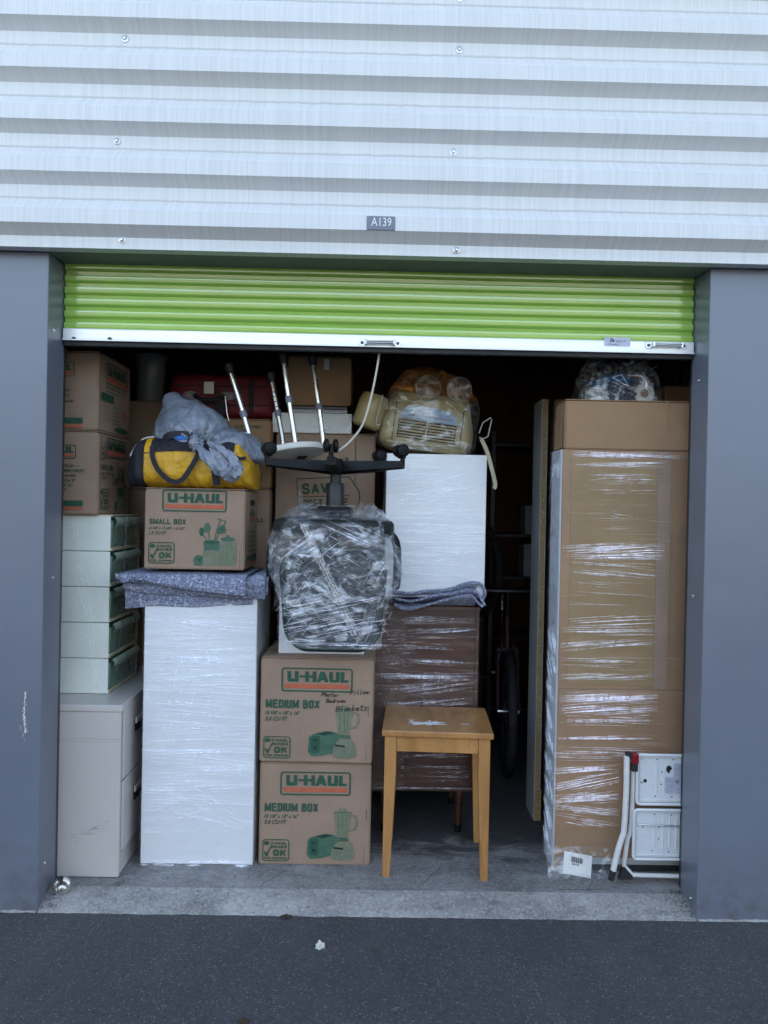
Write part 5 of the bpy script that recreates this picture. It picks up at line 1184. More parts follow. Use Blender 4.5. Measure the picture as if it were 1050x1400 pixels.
for s in (-1, 1): obj('side_panel', MB().box(min(s*w/2, s*(w/2-.016)), max(s*w/2, s*(w/2-.016)), .0185, .38, 0, h-.001, .001), 'white_lam', wc)
obj('top_panel', MB().box(-w/2+.0165, w/2-.0165, .0185, .38, h-.018, h-.001, .001), 'white_lam', wc)
fr = Fr((-w/2, 0, 0), (1, 0, 0), (0, 0, 1)); film_sheet(wc, fr, w, h, 'film_wh', .0028, .003, (2.5, 16), 51)
film_folds(wc, fr, [(0, w, h*(.08+.058*i), .02, rng.uniform(-.14, -.02) if i < 9 else rng.uniform(.0, .35), 11, .05, .3, .0018) for i in range(14)]+[(0, w*.6, h*.88, .04, .1, 10, .03, .12, .004), (w*.1, w*.6, h*.70, .03, .45, 8, .05, .2, .003)], 'fold_soft', 52, wob=.6, hf=.35)
fr = Fr((-w/2, .38, 0), (0, -1, 0), (0, 0, 1)); film_sheet(wc, fr, .38, h, 'film_v', .008, .004, (6, 8), 55)
t_ = [Vector((-w/2, -.004, h)), Vector((-w/2+.05, -.004, h+.012))]
film_folds(wc, Fr((-w/2-.012, .0, 0), (1, 0, 0), (0, 0, 1)), [(0, .03, h*.5, h*.35, 1.2, 30, .008, .02, .004)], 'fold', 56)

# cream appliance under clear film
ax0, az0 = W(583, 566, 3.40)
ap_ = thing('cream_appliance', 'old cream heater with slatted grille and pale blue panel wrapped in clear film', 'appliance', (ax0, 3.44, UT+.004))
rt = Matrix.Translation((0, 0, .012)) @ Matrix.Rotation(.115, 4, 'Y')
aw, ah, ad = .43, .255, .26
def body(u, v):
    z = ah*v; t = v; wl = aw/2*(.90+.10*sin(pi*min(1, t*1.25+.12))); wl *= 1-.10*max(0, t-.72)/.28; b = .0
    a = 2*pi*u; f = lambda q, e: math.copysign(abs(q)**e, q)
    y = ad/2+f(sin(a), .5)*ad/2*(1-.22*(max(0, t-.55)/.45)**2-.25*(max(0, .18-t)/.18)**1.5)
    return (f(cos(a), .30)*wl*(1-.12*(max(0, .14-t)/.14)**1.5), y, z)
hb_ = MB().grid(body, 64, 22, cu=True); top = [i*22+21 for i in range(64)]; bot = [i*22 for i in range(64)]; hb_.f += [tuple(top), tuple(bot[::-1])]; hb_.xf(rt); obj('housing', hb_, 'heater', ap_, smooth=True, angle=50)
def afr(x, z, y=-.003): return rt @ Vector((x, y, z))
g_ = MB().prism(rr(-.135, .045, .125, .127, .004), 'Y', -.004, .03).xf(rt); obj('grille_recess', g_, 'black_gap', ap_)
for side in (-1, 1):
    for k in range(6):
        s_ = MB().box(-.132 if side < 0 else -.002, -.012 if side < 0 else .122, -.0125, .001, .048+k*.0130, .0550+k*.0130, .002).xf(rt); obj('grille_slat', s_, 'heater', ap_)
obj('grille_bar', MB().box(-.0115, -.0025, -.012, .004, .042, .128, .002).xf(rt), 'heater', ap_)
pn = MB().prism([(-.128, .135), (.128, .128), (.122, .160), (.085, .182), (.03, .190), (-.06, .192), (-.11, .182), (-.125, .160)], 'Y', -.012, .006).xf(rt); obj('control_panel', pn, 'heater_blue', ap_)
t = MB(); fq = Fr(afr(-.1, .142, -.0125), rt.to_3x3() @ Vector((1, 0, 0)), rt.to_3x3() @ Vector((0, 0, 1))); stroke(t, fq, [(.0, .01), (.20, .005)], .010, .0006); put_ring(t, fq, .14, .016, .156, .030, .006, .0018); obj('panel_print', t, MAT['sign_grey'], ap_)
for x in (-.155, .15): obj('body_seam', MB().box(x-.001, x+.001, -.0025, .02, .03, .20).xf(rt), 'black_gap', ap_)
for k, x in enumerate((-.042, .072)):
    q = W(586+k*43, 529+k*2, 3.42); lx, lz = q[0]-ax0, q[1]-(UT+.004)
    d_ = obj('clear_disc', MB().lathe([(0, .0), (.052, .0), (.056, .004), (.056, .010), (.052, .012), (0, .010)], (lx, .02, lz), 'Y', 32), 'film_v', ap_, smooth=True, angle=40)
    obj('disc_rim', MB().tube([(lx+.056*cos(a*pi/16), .016, lz+.056*sin(a*pi/16)) for a in range(33)], .0017, 6, cap=False), 'clear_tub', d_, smooth=True)
bc = W(507, 562, 3.45); bl_ = MB().lathe([(0, -.05), (.036, -.05), (.044, -.042), (.046, .03), (.040, .05), (0, .05)], axis='X', n=28).xf(Matrix.Translation((bc[0]-ax0, .06, bc[1]-UT)) @ Matrix.Rotation(-1.25, 4, 'Y') @ Matrix.Scale(1.5, 4)); obj('side_barrel', bl_, 'heater', ap_, smooth=True, angle=50)
def bracket(pts, Y):
    return MB().tube([(W(a, b, Y)[0]-ax0, Y-3.44, W(a, b, Y)[1]-UT-.004) for a, b in pts], .0035, 6)
obj('carry_handle', bracket([(523, 540), (514, 578), (516, 582), (520, 580)], 3.42), 'dull_wire', ap_); obj('carry_handle', bracket([(655, 592), (660, 578), (671, 571), (672, 574), (667, 597), (660, 600), (655, 598)], 3.42), 'dull_wire', ap_)
# film tent over it
def tent(u, v, off=0, seed=1.0):
    a = 2*pi*u; t = v; f = lambda q, e: math.copysign(abs(q)**e, q)
    wl = .225*(1-.02*t) if t < .45 else .225*(1-((t-.45)/.55)**1.15*.62); wr_ = .205 if t < .55 else .205*(1-((t-.55)/.45)**1.8*.55)
    if t > .93: wl *= 1-.5*(t-.93)/.07; wr_ *= 1-.5*(t-.93)/.07
    wl *= 1.05; wr_ *= 1.12
    if t < .1: wl *= .8+2*t; wr_ *= .8+2*t
    dd = .172 if t < .5 else .165*(1-.75*((t-.5)/.5)**1.5)
    x = f(cos(a), .55)*(wr_ if cos(a) > 0 else wl)-.025*max(0, t-.5)*2; y = .13+f(sin(a), .55)*dd; z = -.004+.392*t
    c = rt @ Vector((x, y, z)); o_ = Vector((cos(a), sin(a), .2))
    r = ridged(c, 13, seed)*.6+ridged(c, 31, seed+3)*.3+.12*noise.noise(c*70); c += o_*(.013*(r-.45)+off); return c[:]
obj('stretch_film', MB().grid(lambda u, v: tent(u, min(v, .999)), 130, 90, cu=True), 'film_v', ap_, smooth=True, angle=30)
obj('warm_glint_top', MB().grid(lambda u, v: tent(u, .66+.335*v, .003, 4.0), 90, 40, cu=True), 'warm_glint', ap_, smooth=True, angle=30)  # added film crown, its orange colour stands in for a warm reflection
film_folds(ap_, Fr(afr(-.21, 0, -.04), rt.to_3x3() @ Vector((1, 0, 0)), rt.to_3x3() @ Vector((0, 0, 1))), [(.19, .235, .10, .05, 2.5, 14, .01, .03, .004), (.02, .4, .16, .05, .5, 26, .03, .10, .0026), (.02, .4, .2, .05, -.6, 26, .03, .12, .0026), (.02, .14, .12, .06, 1.4, 16, .01, .04, .0026), (.3, .4, .1, .08, -2.0, 20, .01, .04, .003), (.02, .4, .02, .01, .05, 14, .05, .2, .003)], 'fold_soft', 61)
sp = px3([(658, 600, 3.38), (666, 618, 3.36), (672, 640, 3.35), (677, 662, 3.35), (675, 668, 3.35)]); tag(obj('webbing_strap', ribbon(smooth_path(sp, 5), .017), 'strap', smooth=True), 'tan webbing strap dangling beside the right edge of the white wrapped box', 'strap')

# ------------------------------------------------------------------ small table
TY = 3.05; tw = .445; td = .40; tz = W(598, 1001, TY)[1]; txc = W(598.5, 1000, TY)[0]
tb = thing('side_table', 'small varnished wooden table with tapered legs and white paint smears on top', 'table', (txc, TY, FLOOR), radians(-3.2)); th = tz-FLOOR
obj('table_top', MB().box(-tw/2, tw/2, 0, td, th-.024, th, .004, 2), 'oak', tb)
lw_ = .046; ix = tw/2-.012
for (a, b, c_) in ((-1, 0, 0), (1, 0, 0), (-1, 1, 0), (1, 1, 0)):
    x0 = a*ix-(lw_ if a > 0 else 0); y0 = .010 if not b else td-.010-.042
    xi = 0.012*(-a); zt_ = th-.0245; n_ = .40
    vs = []
    for (z, k) in ((0, 1), (zt_*.72, .0), (zt_, 0)):
        xa = x0+(0 if a < 0 else .016*k); xb = x0+lw_-(.016*k if a < 0 else 0); ya = y0+(.0 if not b else .014*k); yb_ = y0+.042-(.014*k if not b else 0)
        vs += [(xa, ya, z), (xb, ya, z), (xb, yb_, z), (xa, yb_, z)]
    mb = MB().add(vs, [(i*4+j, i*4+(j+1) % 4, i*4+4+(j+1) % 4, i*4+4+j) for i in range(2) for j in range(4)]+[(3, 2, 1, 0), (8, 9, 10, 11)])
    o = obj('leg', mb, 'oak_leg', tb); bv = o.modifiers.new('soft_edges', 'BEVEL'); bv.width = .0025; bv.segments = 2
ap0, ap1 = th-.0245-.062, th-.0245
obj('apron', MB().box(-ix+lw_+.0005, ix-lw_-.0005, .016, .036, ap0, ap1, .001), 'oak', tb); obj('apron', MB().box(-ix+lw_+.0005, ix-lw_-.0005, td-.036, td-.016, ap0, ap1, .001), 'oak', tb)
for a in (-1, 1): obj('apron', MB().box(a*ix-(.030 if a > 0 else -.010), a*ix-(.010 if a > 0 else -.030), .0525, td-.0525, ap0, ap1, .001), 'oak', tb)
def blot(cx, cy, rx, ry, seed, n=40, k=.7):
    vs = [(cx, cy, th+.0012)]
    for i in range(n):
        a = 2*pi*i/n; r = 1+k*noise.noise(Vector((cos(a)*2.2+seed, sin(a)*2.2, 0)))+.5*k*noise.noise(Vector((cos(a)*7+seed, sin(a)*7, 3))); vs.append((cx+rx*r*cos(a), cy+ry*r*sin(a), th+.0006))
    return MB().add(vs, [(0, 1+i, 1+(i+1) % n) for i in range(n)])
for q in ((-.045, .115, .060, .022, 1, 40, .9), (.0, .135, .030, .014, 5, 40, 1.0), (-.105, .145, .010, .016, 9, 24, 1.0), (-.11, .175, .018, .004, 4, 24, 1.0), (.115, .125, .022, .005, 6, 24, 1.0), (-.03, .155, .006, .012, 8, 20, 1.0)): obj('paint_smear', blot(*q), 'smear', tb)

# ------------------------------------------------------------------ right side
bx0, _ = W(750, 900, 3.655); zb_t = W(749, 546, 3.655)[1]
bd = thing('laminated_board', 'tall grey faced particle board standing on end left of the wrapped cardboard', 'board', (W(734, 900, 3.655)[0], 3.655, FLOOR))
BT = zb_t-FLOOR
obj('board_face', MB().box(0, .0035, 0, .185, .0, BT, .0005), 'mel', bd); obj('board_core', MB().box(.0037, .026, .0, .175, 0, BT, .0008), 'chipboard', bd); obj('board_face', MB().box(.0262, .0295, 0, .175, 0, BT, .0005), 'mel', bd)
obj('end_block', MB().box(.002, .034, -.004, -.0005, 0, .15, .0008), 'chipboard', bd)
cx, w, z0, zt = place(756, 800, 546, 782, 3.70)
c = thing('cardboard_box', 'dark brown lower carton in the slot between board and wrapped cardboard', 'box', (cx, 3.71, FLOOR)); carton(c, w-.01, .4, z0-FLOOR-.012, 'card', seed=41, flaps=False)
c = thing('cardboard_box', 'upper brown carton showing as a strip between board and wrapped cardboard', 'box', (cx, 3.70, z0-.005)); carton(c, w, .4, zt-z0-.002, 'card_warm', seed=42)

WY = 3.125; x0 = W(763.5, 900, WY)[0]; zt = W(850, 616, WY)[1]; zb_ = W(850, 1173, WY)[1]; x1 = 1.42; w = x1-x0; D = .165
wp = thing('wrapped_flat_pack', 'tall brown cardboard package in stretch film filling the right of the unit', 'package', (x0, WY, FLOOR)); H = zt-FLOOR; hb = zb_-FLOOR
sx_p = lambda px: W(px, 900, WY)[0]-x0
zc_ = W(850, 943, WY)[1]-FLOOR
obj('core', MB().box(.0025, w, .0045, D, hb+.001, H-.002), 'card_warm', wp)
obj('cardboard_front', MB().box(0, w, 0, .004, hb, zc_-.001, .001), 'card_warm', wp)
obj('cardboard_front', MB().box(.0, w, 0, .004, zc_+.001, H, .001), 'card_warm', wp)
obj('fibreboard_panel', MB().box(sx_p(776), sx_p(893), -.002, -.0003, zc_+.02, H-.03, .0005), 'card_olive', wp)
obj('fibreboard_panel', MB().box(sx_p(776), sx_p(893), -.002, -.0003, zc_-.30, zc_-.02, .0005), 'card_warm', wp)
obj('corner_fold', MB().box(sx_p(894), sx_p(912), -.0022, -.0003, zc_+.003, H-.001, .0004), 'card', wp)
obj('foam_side', MB().box(-.006, .002, .0045, D, .012, H, .002), 'foam', wp)
obj('corner_post', MB().box(-.0005, .018, .0005, .02, .01, hb-.001, .001), 'card_warm', wp)
obj('base', MB().box(.022, w, .03, D, .0, hb-.001), 'black_gap', wp); obj('bottom_rail', MB().box(.02, w, .006, .0295, hb-.030, hb-.0012, .001), 'mel', wp)
fr = Fr((0, -.003, 0), (1, 0, 0), (0, 0, 1)); film_sheet(wp, fr, sx_p(945)+.05, H, 'film_h', .0025, .003, (2.2, 30), 71)
PX = lambda px: sx_p(px); PZ = lambda py: W(850, py, WY)[1]-FLOOR
fb_ = []
for (a, b, py, vs_, sl, n, l0, l1, wd) in (
    (775, 935, 622, .010, -.03, 26, .1, .5, .0042), (780, 905, 636, .010, .02, 18, .06, .35, .0045), (800, 895, 655, .018, .01, 22, .06, .26, .0042), (800, 895, 672, .008, .0, 8, .06, .2, .003), (828, 860, 702, .012, -.1, 7, .02, .06, .003),
    (765, 905, 752, .014, .07, 34, .06, .38, .0052), (765, 905, 762, .012, .02, 26, .06, .35, .0045), (770, 895, 773, .008, -.06, 7, .15, .35, .0045), (780, 895, 785, .012, -.09, 14, .1, .3, .004), (780, 880, 800, .010, -.05, 8, .06, .2, .003), (775, 895, 812, .006, -.03, 3, .2, .35, .0035), (775, 895, 826, .004, -.01, 3, .2, .36, .0035), (775, 895, 848, .012, .07, 16, .1, .3, .005), 
    (765, 895, 862, .014, .03, 24, .08, .36, .0042), (765, 895, 882, .014, .09, 22, .08, .36, .0042), (765, 895, 905, .014, .0, 18, .05, .25, .0036), (765, 895, 925, .012, .06, 20, .05, .3, .004), (765, 900, 955, .016, .05, 40, .06, .38, .0052), (765, 900, 970, .016, .10, 40, .06, .34, .005), (765, 895, 985, .012, .0, 20, .06, .3, .004),
    (765, 895, 1008, .012, .02, 14, .1, .33, .004), (760, 890, 1030, .016, .0, 26, .06, .3, .0036), (760, 850, 1052, .014, .10, 26, .06, .25, .0046), (760, 850, 1070, .014, .22, 26, .05, .25, .005), (760, 850, 1090, .016, .1, 30, .05, .22, .005), (760, 850, 1108, .014, -.1, 30, .04, .16, .0045), (775, 845, 1125, .012, -.15, 22, .02, .12, .0034), (762, 800, 1098, .02, 1.2, 16, .01, .03, .003)):
    fb_.append((PX(a), PX(b), PZ(py), vs_*1.3, sl, int(n*.9), l0*1.6, l1*1.15, wd*.62))
film_folds(wp, fr, fb_, 'fold', 72, off=.005, wob=.35)
fr = Fr((-.006, D, 0), (0, -1, 0), (0, 0, 1)); film_sheet(wp, fr, D, H, 'film_v', .004, .003, (5, 9), 75, name='side_film')
film_folds(wp, fr, [(0, D, H*(.06+.06*i), .03, -.9, 14, .02, .12, .0026) for i in range(9)]+[(0, D, H*.95, .03, 1.0, 24, .02, .08, .003)], 'fold_soft', 76, off=.005)
# loose film at its foot
def loose(u, v):
    x = -.035+.30*u; z = .002+.115*v; y = -.012-.035*(1-v)**2+.012*noise.noise(Vector((x*22, v*3, 4)))+.006*noise.noise(Vector((x*60, v*12, 4)))
    return (x, y, z+.006*noise.noise(Vector((x*30, 3, 8)))*(1-v))
obj('loose_film', MB().grid(loose, 70, 30), 'film_v', wp, smooth=True, angle=30)
def loose2(u, v):
    a = 2*pi*u; r = .012+.006*noise.noise(Vector((v*20, a, 1)))+.004*sin(a*3+v*30); x = -.03+.34*v; return (x, -.040+cos(a)*r*1.3+.012*noise.noise(Vector((x*15, 0, 0))), .010+sin(a)*r*.7+.004*noise.noise(Vector((x*40, 5, 0))))
obj('film_roll_edge', MB().grid(loose2, 14, 90, cu=True), 'film_chair', wp, smooth=True, angle=30)
lb = thing('paper_label', 'white paper label with a barcode lying in the film at the foot of the package', 'label', (W(790, 1187, 3.07)[0], 3.085, FLOOR+.012), 0, tilt=(radians(-22), radians(10)))
obj('sheet', MB().box(-.058, .058, -.0006, 0, -.002, .082, .0002), 'tag_paper', lb)
t = MB(); fr = Fr((-.058, -.0012, 0), (1, 0, 0), (0, 0, 1)); xx = .030
while xx < .078: b_ = rng.choice((.0010, .0018, .0028)); put_poly(t, fr, [(xx, .045), (xx+b_, .045), (xx+b_, .066), (xx, .066)]); xx += b_+rng.choice((.0012, .0020))
put_text(t, fr, '0415', .034, .036, .03, .006, bold=.03); obj('barcode', t, 'print_black', lb)

# cartons and bag on top
cy = 3.12; cx0 = W(772.5, 580, cy)[0]; zt2 = W(860, 547, cy)[1]; zt1 = zt
c = thing('cardboard_box', 'wide plain brown carton lying on top of the wrapped package', 'box', ((cx0+1.45)/2, cy, zt1+.002)); cw = 1.45-cx0; hh = zt2-zt1-.002
carton(c, cw, .17, hh-.007, 'card_warm', seed=43, bulge=.002, tape=False)
obj('side_flap', MB().box(-cw/2-.006, -cw/2-.003, .03, .15, .004, hh*.62, .001).xf(Matrix.Rotation(.0, 4, 'Z')), 'card_warm', c)
obj('corner_seam', MB().box(W(910, 580, cy)[0]-(cx0+1.45)/2, W(912, 580, cy)[0]-(cx0+1.45)/2, -.0048, -.0015, .07, hh-.004, .0005), 'card_warm', c)
c2 = thing('cardboard_box', 'brown carton peeping over the right end of the wide plain carton', 'box', (W(940, 530, 3.45)[0]+.08, 3.45, zt1-.30)); carton(c2, .36, .3, W(920, 528, 3.45)[1]-zt1+.30, 'card_warm', seed=44, flaps=False)
BY2 = 3.27; tb0 = zt2+.001
q = W(822, 530, BY2); tag(obj('blue_bundle', crump((W(838, 508, BY2)[0], BY2+.02, tb0+.088), (.085, .07, .040), 4.2, .5), 'blue_cloth', smooth=True, angle=30), 'bright blue crumpled plastic bundle inside the clear bag on the top right carton', 'bundle')
tag(obj('navy_pouch', crump((W(842, 528, BY2)[0], BY2-.01, tb0+.050), (.078, .055, .052), 7.7, .3), 'navy', smooth=True, angle=30), 'dark navy cloth pouch in the middle of the clear bag', 'pouch')
rt_ = thing('roll_of_tape', 'white round roll at the right end inside the clear bag', 'roll', (W(878, 530, BY2)[0], BY2, tb0+.045)); obj('roll_side', MB().lathe([(.018, -.03), (.042, -.03), (.043, -.028), (.043, .028), (.042, .03), (.018, .03)], axis='Y', n=30), 'white_plastic', rt_, smooth=True, angle=40); obj('roll_core', MB().lathe([(.0172, -.031), (.0174, .031)], axis='Y', n=24), 'card', rt_, smooth=True)
cp_ = thing('plastic_cup', 'pale translucent plastic cup lying at the left inside the clear bag', 'cup', (W(812, 530, BY2)[0], BY2, tb0+.040)); obj('cup_wall', MB().lathe([(0, -.045), (.030, -.045), (.037, .05), (.036, .05), (.029, -.043)], axis='X', n=26), 'clear_tub', cp_, smooth=True, angle=40)
pb = thing('clear_plastic_bag', 'clear crumpled plastic bag full of odds and ends on the top right carton', 'bag', (W(843, 515, BY2)[0], BY2, tb0))
def bagf(u, v):
    a = 2*pi*u; t = v; f = lambda q, e: math.copysign(abs(q)**e, q); r = 1-.25*t**3
    c = Vector((f(cos(a), .6)*.185*r*(1-.15*t), f(sin(a), .6)*.10*r, .002+.185*t)); o_ = Vector((cos(a), sin(a), .3)); k = ridged(c, 15, 3)*.6+ridged(c, 34, 6)*.35
    return (c+o_*(.020*(k-.45)*(0.3+t)))[:]
obj('bag_film', MB().grid(bagf, 110, 60, cu=True), 'film_v', pb, smooth=True, angle=28)
film_folds(pb, Fr((-.17, -.105, 0), (1, 0, 0), (0, 0, 1)), [(.02, .32, .06, .04, -.35, 10, .03, .16, .003), (.02, .32, .1, .04, .5, 9, .03, .1, .003)], 'fold', 81)
for pts in ([(838, 516), (860, 529), (850, 512), (838, 516)], [(858, 513), (876, 514), (884, 522), (884, 532)]): obj('film_crease', MB().tube([(W(a, b, BY2-.11)[0]-pb.location.x, -.11, W(a, b, BY2-.11)[1]-tb0) for a, b in pts], .0022, 6), 'fold', pb)

# folding step stool leaning on the package
SY = 3.035; X = lambda px, py=1100: W(px, py, SY)[0]; Zp = lambda py, px=880: W(px, py, SY)[1]
ss = thing('step_stool', 'white folded metal step stool leaning on the wrapped package by the right jamb', 'step stool', (0, SY, 0))
def P3(pts, y=0.0): return [(W(a, b, SY+y)[0], y, W(a, b, SY+y)[1]) for a, b in pts]
obj('front_frame', MB().tube(smooth_path(P3([(857, 1033), (856, 1085), (853, 1135), (851, 1143), (845, 1162), (838, 1192)], -.01), 4), .0115, 12), 'worn_enamel', ss, smooth=True)
obj('rear_frame', MB().tube(smooth_path(P3([(866, 1053), (865, 1090), (862, 1135), (858, 1148), (853, 1183)], .012), 4)+[Vector(p) for p in P3([(865, 1196), (935, 1198), (975, 1199)], .012)], .0088, 12), 'worn_enamel', ss, smooth=True)
obj('top_hinge', MB().box(X(853), X(861), -.020, .004, Zp(1035), Zp(1028), .003).box(X(861), X(870), -.012, .010, Zp(1054), Zp(1043), .002), 'rubber', ss)
obj('latch', MB().box(X(861), X(870), -.022, .012, Zp(1042.5), Zp(1029), .004, 2), 'red_plastic', ss)
obj('rubber_foot', MB().tube(P3([(838.3, 1190), (834.5, 1203)], -.01), [.0135, .011], 12), 'rubber', ss, smooth=True, angle=40)
obj('rubber_foot', MB().prism([(p[0], p[2]) for p in P3([(852, 1183), (864, 1196), (864, 1201), (845, 1201)], .012)], 'Y', .002, .024), 'rubber', ss)
def tread(pyt, pyb, pxl, ribs, full):
    x0 = X(pxl); x1 = x0+.36; z0, z1 = Zp(pyb), Zp(pyt)
    t = obj('tread', MB().box(x0+.004, x1, .006, .009, z0+.004, z1-.004, .001), 'white_enamel', ss)
    rim = [(a, -.002, b) for a, b in rr(x0, z0, x1, z1, .014, 4)]; rim.append(rim[0]); obj('tread_rim', MB().tube(rim, .0062, 8, cap=False), 'white_enamel', t, smooth=True)
    inner = [(a, .0055, b) for a, b in rr(x0+.013, z0+.013, x1-.013, z1-.013, .008, 3)]; inner.append(inner[0]); obj('pressed_lip', MB().tube(inner, .0028, 6, cap=False), 'white_enamel', t, smooth=True)
    for (px, a, b) in ribs: obj('pressed_rib', MB().tube([(X(px), .0055, Zp(a)), (X(px), .0055, Zp(b))], .0028, 6), 'white_enamel', t, smooth=True)
    for (px, py) in full: obj('drain_hole', MB().lathe([(0, -.0008), (.0028, -.0008), (.0028, 0)], (X(px), .0058, Zp(py)), 'Y', 10), 'black_gap', t)
    return t
t1 = tread(1032, 1099, 870, [(898, 1044, 1084), (908, 1050, 1082)], [(905, 1055.5), (904, 1072.5), (876, 1038), (898, 1038.5), (920, 1038.5), (875, 1054.5), (896, 1089), (919, 1089.5), (874, 1089)])
t2 = tread(1107, 1174, 867, [(896, 1118, 1158), (908, 1118, 1161), (917, 1118, 1158), (926, 1118, 1161)], [(873, 1112.5), (896, 1113.5), (919, 1114.5), (880, 1131.5), (902, 1131), (872, 1146), (902, 1147.5), (932, 1148.5), (894, 1164), (916, 1165)])
obj('cross_wire', MB().tube(P3([(872, 1127), (935, 1130), (970, 1131)], -.004), .0032, 8), 'steel', ss, smooth=True)
obj('keyhole', MB().prism(ell(X(882), Zp(1068), .007, .007, 14), 'Y', .0048, .0058), 'black_gap', t1); obj('keyhole_slot', MB().box(X(874), X(879.5), .0045, .0058, Zp(1071), Zp(1069.3)), 'steel', t1)
fr = Fr((X(909.5), .0055, Zp(1085)), (1, 0, 0), (0, 0, 1)); t = MB(); put_poly(t, fr, [(0, 0), (.064, 0), (.064, .066), (.022, .066), (.022, .13), (.11, .13), (.11, 0)], .0008) if False else put_poly(t, fr, [(0, 0), (.10, 0), (.10, .122), (.032, .122), (.032, .066), (0, .066)], .0006)
obj('warning_sticker', t, 'sticker', ss)
t = MB(); put_poly(t, fr, [(.004, .088), (.015, .080), (.018, .092), (.026, .098), (.020, .110), (.008, .112), (.002, .100)], .0012); 
for k in range(7): stroke(t, fr, [(.036, .074+k*.0065), (.09, .074+k*.0065)], .0007, .0012)
for (cx, cy) in ((.048, .048),): 
    for a in range(3): stroke(t, fr, [(cx-.012*cos(a*1.1), cy-.012*sin(a*1.1)), (cx+.012*cos(a*1.1), cy+.012*sin(a*1.1))], .0018, .0012)
for k in range(6): stroke(t, fr, [(.004, .008+k*.009), (.030, .008+k*.009)], .0007, .0012)
obj('sticker_print', t, 'print_black', ss)

# disc padlock on the left jamb
lx, lz = W(84.5, 1211, 2.93)
pk = thing('disc_padlock', 'round shiny steel disc padlock hanging at the foot of the left jamb', 'padlock', (lx, 2.93, lz), radians(16), tilt=(radians(-9), radians(-10)))
def cring(r, y0, y1, a0, a1, r2):
    n = 40; vs = []; 
    for i in range(n+1):
        a = radians(a0+(a1-a0)*i/n)
        for (rr2, yy) in ((r2, y0+.004), (r2+.004, y0), (r2*.5+r*.5, y0-.001), (r-.006, y0+.001), (r-.001, y0+.006), (r, y1-.004), (r2, y1)): vs.append((rr2*cos(a), yy, rr2*sin(a)))
    m = 7; return MB().add(vs, [(i*m+j, (i+1)*m+j, (i+1)*m+(j+1) % m, i*m+(j+1) % m) for i in range(n) for j in range(m)]+[tuple(range(m)), tuple(range(n*m+m-1, n*m-1, -1))])
obj('lock_body', cring(.033, -.012, .012, 112, 428, .013), 'chrome', pk, smooth=True, angle=40)
obj('lock_face', MB().lathe([(0, -.0170), (.012, -.0165), (.0165, -.0145), (.0175, -.0128)], (0, 0, -.010), 'Y', 24), 'chrome', pk, smooth=True, angle=40)
obj('key_cylinder', MB().lathe([(0, -.0195), (.007, -.0192), (.0085, -.0172)], (.001, 0, -.010), 'Y', 20), 'steel', pk, smooth=True, angle=40)
obj('keyway', MB().box(-.001, .003, -.0200, -.0196, -.013, -.007), 'black_gap', pk)
obj('shackle', MB().tube([(-.010, 0, .026), (-.004, 0, .012), (.004, 0, .010), (.012, 0, .024)], .0045, 10), 'dark_steel', pk, smooth=True)
obj('hasp', MB().box(-.012, .006, -.004, .004, .012, .036, .001), 'rubber', pk)

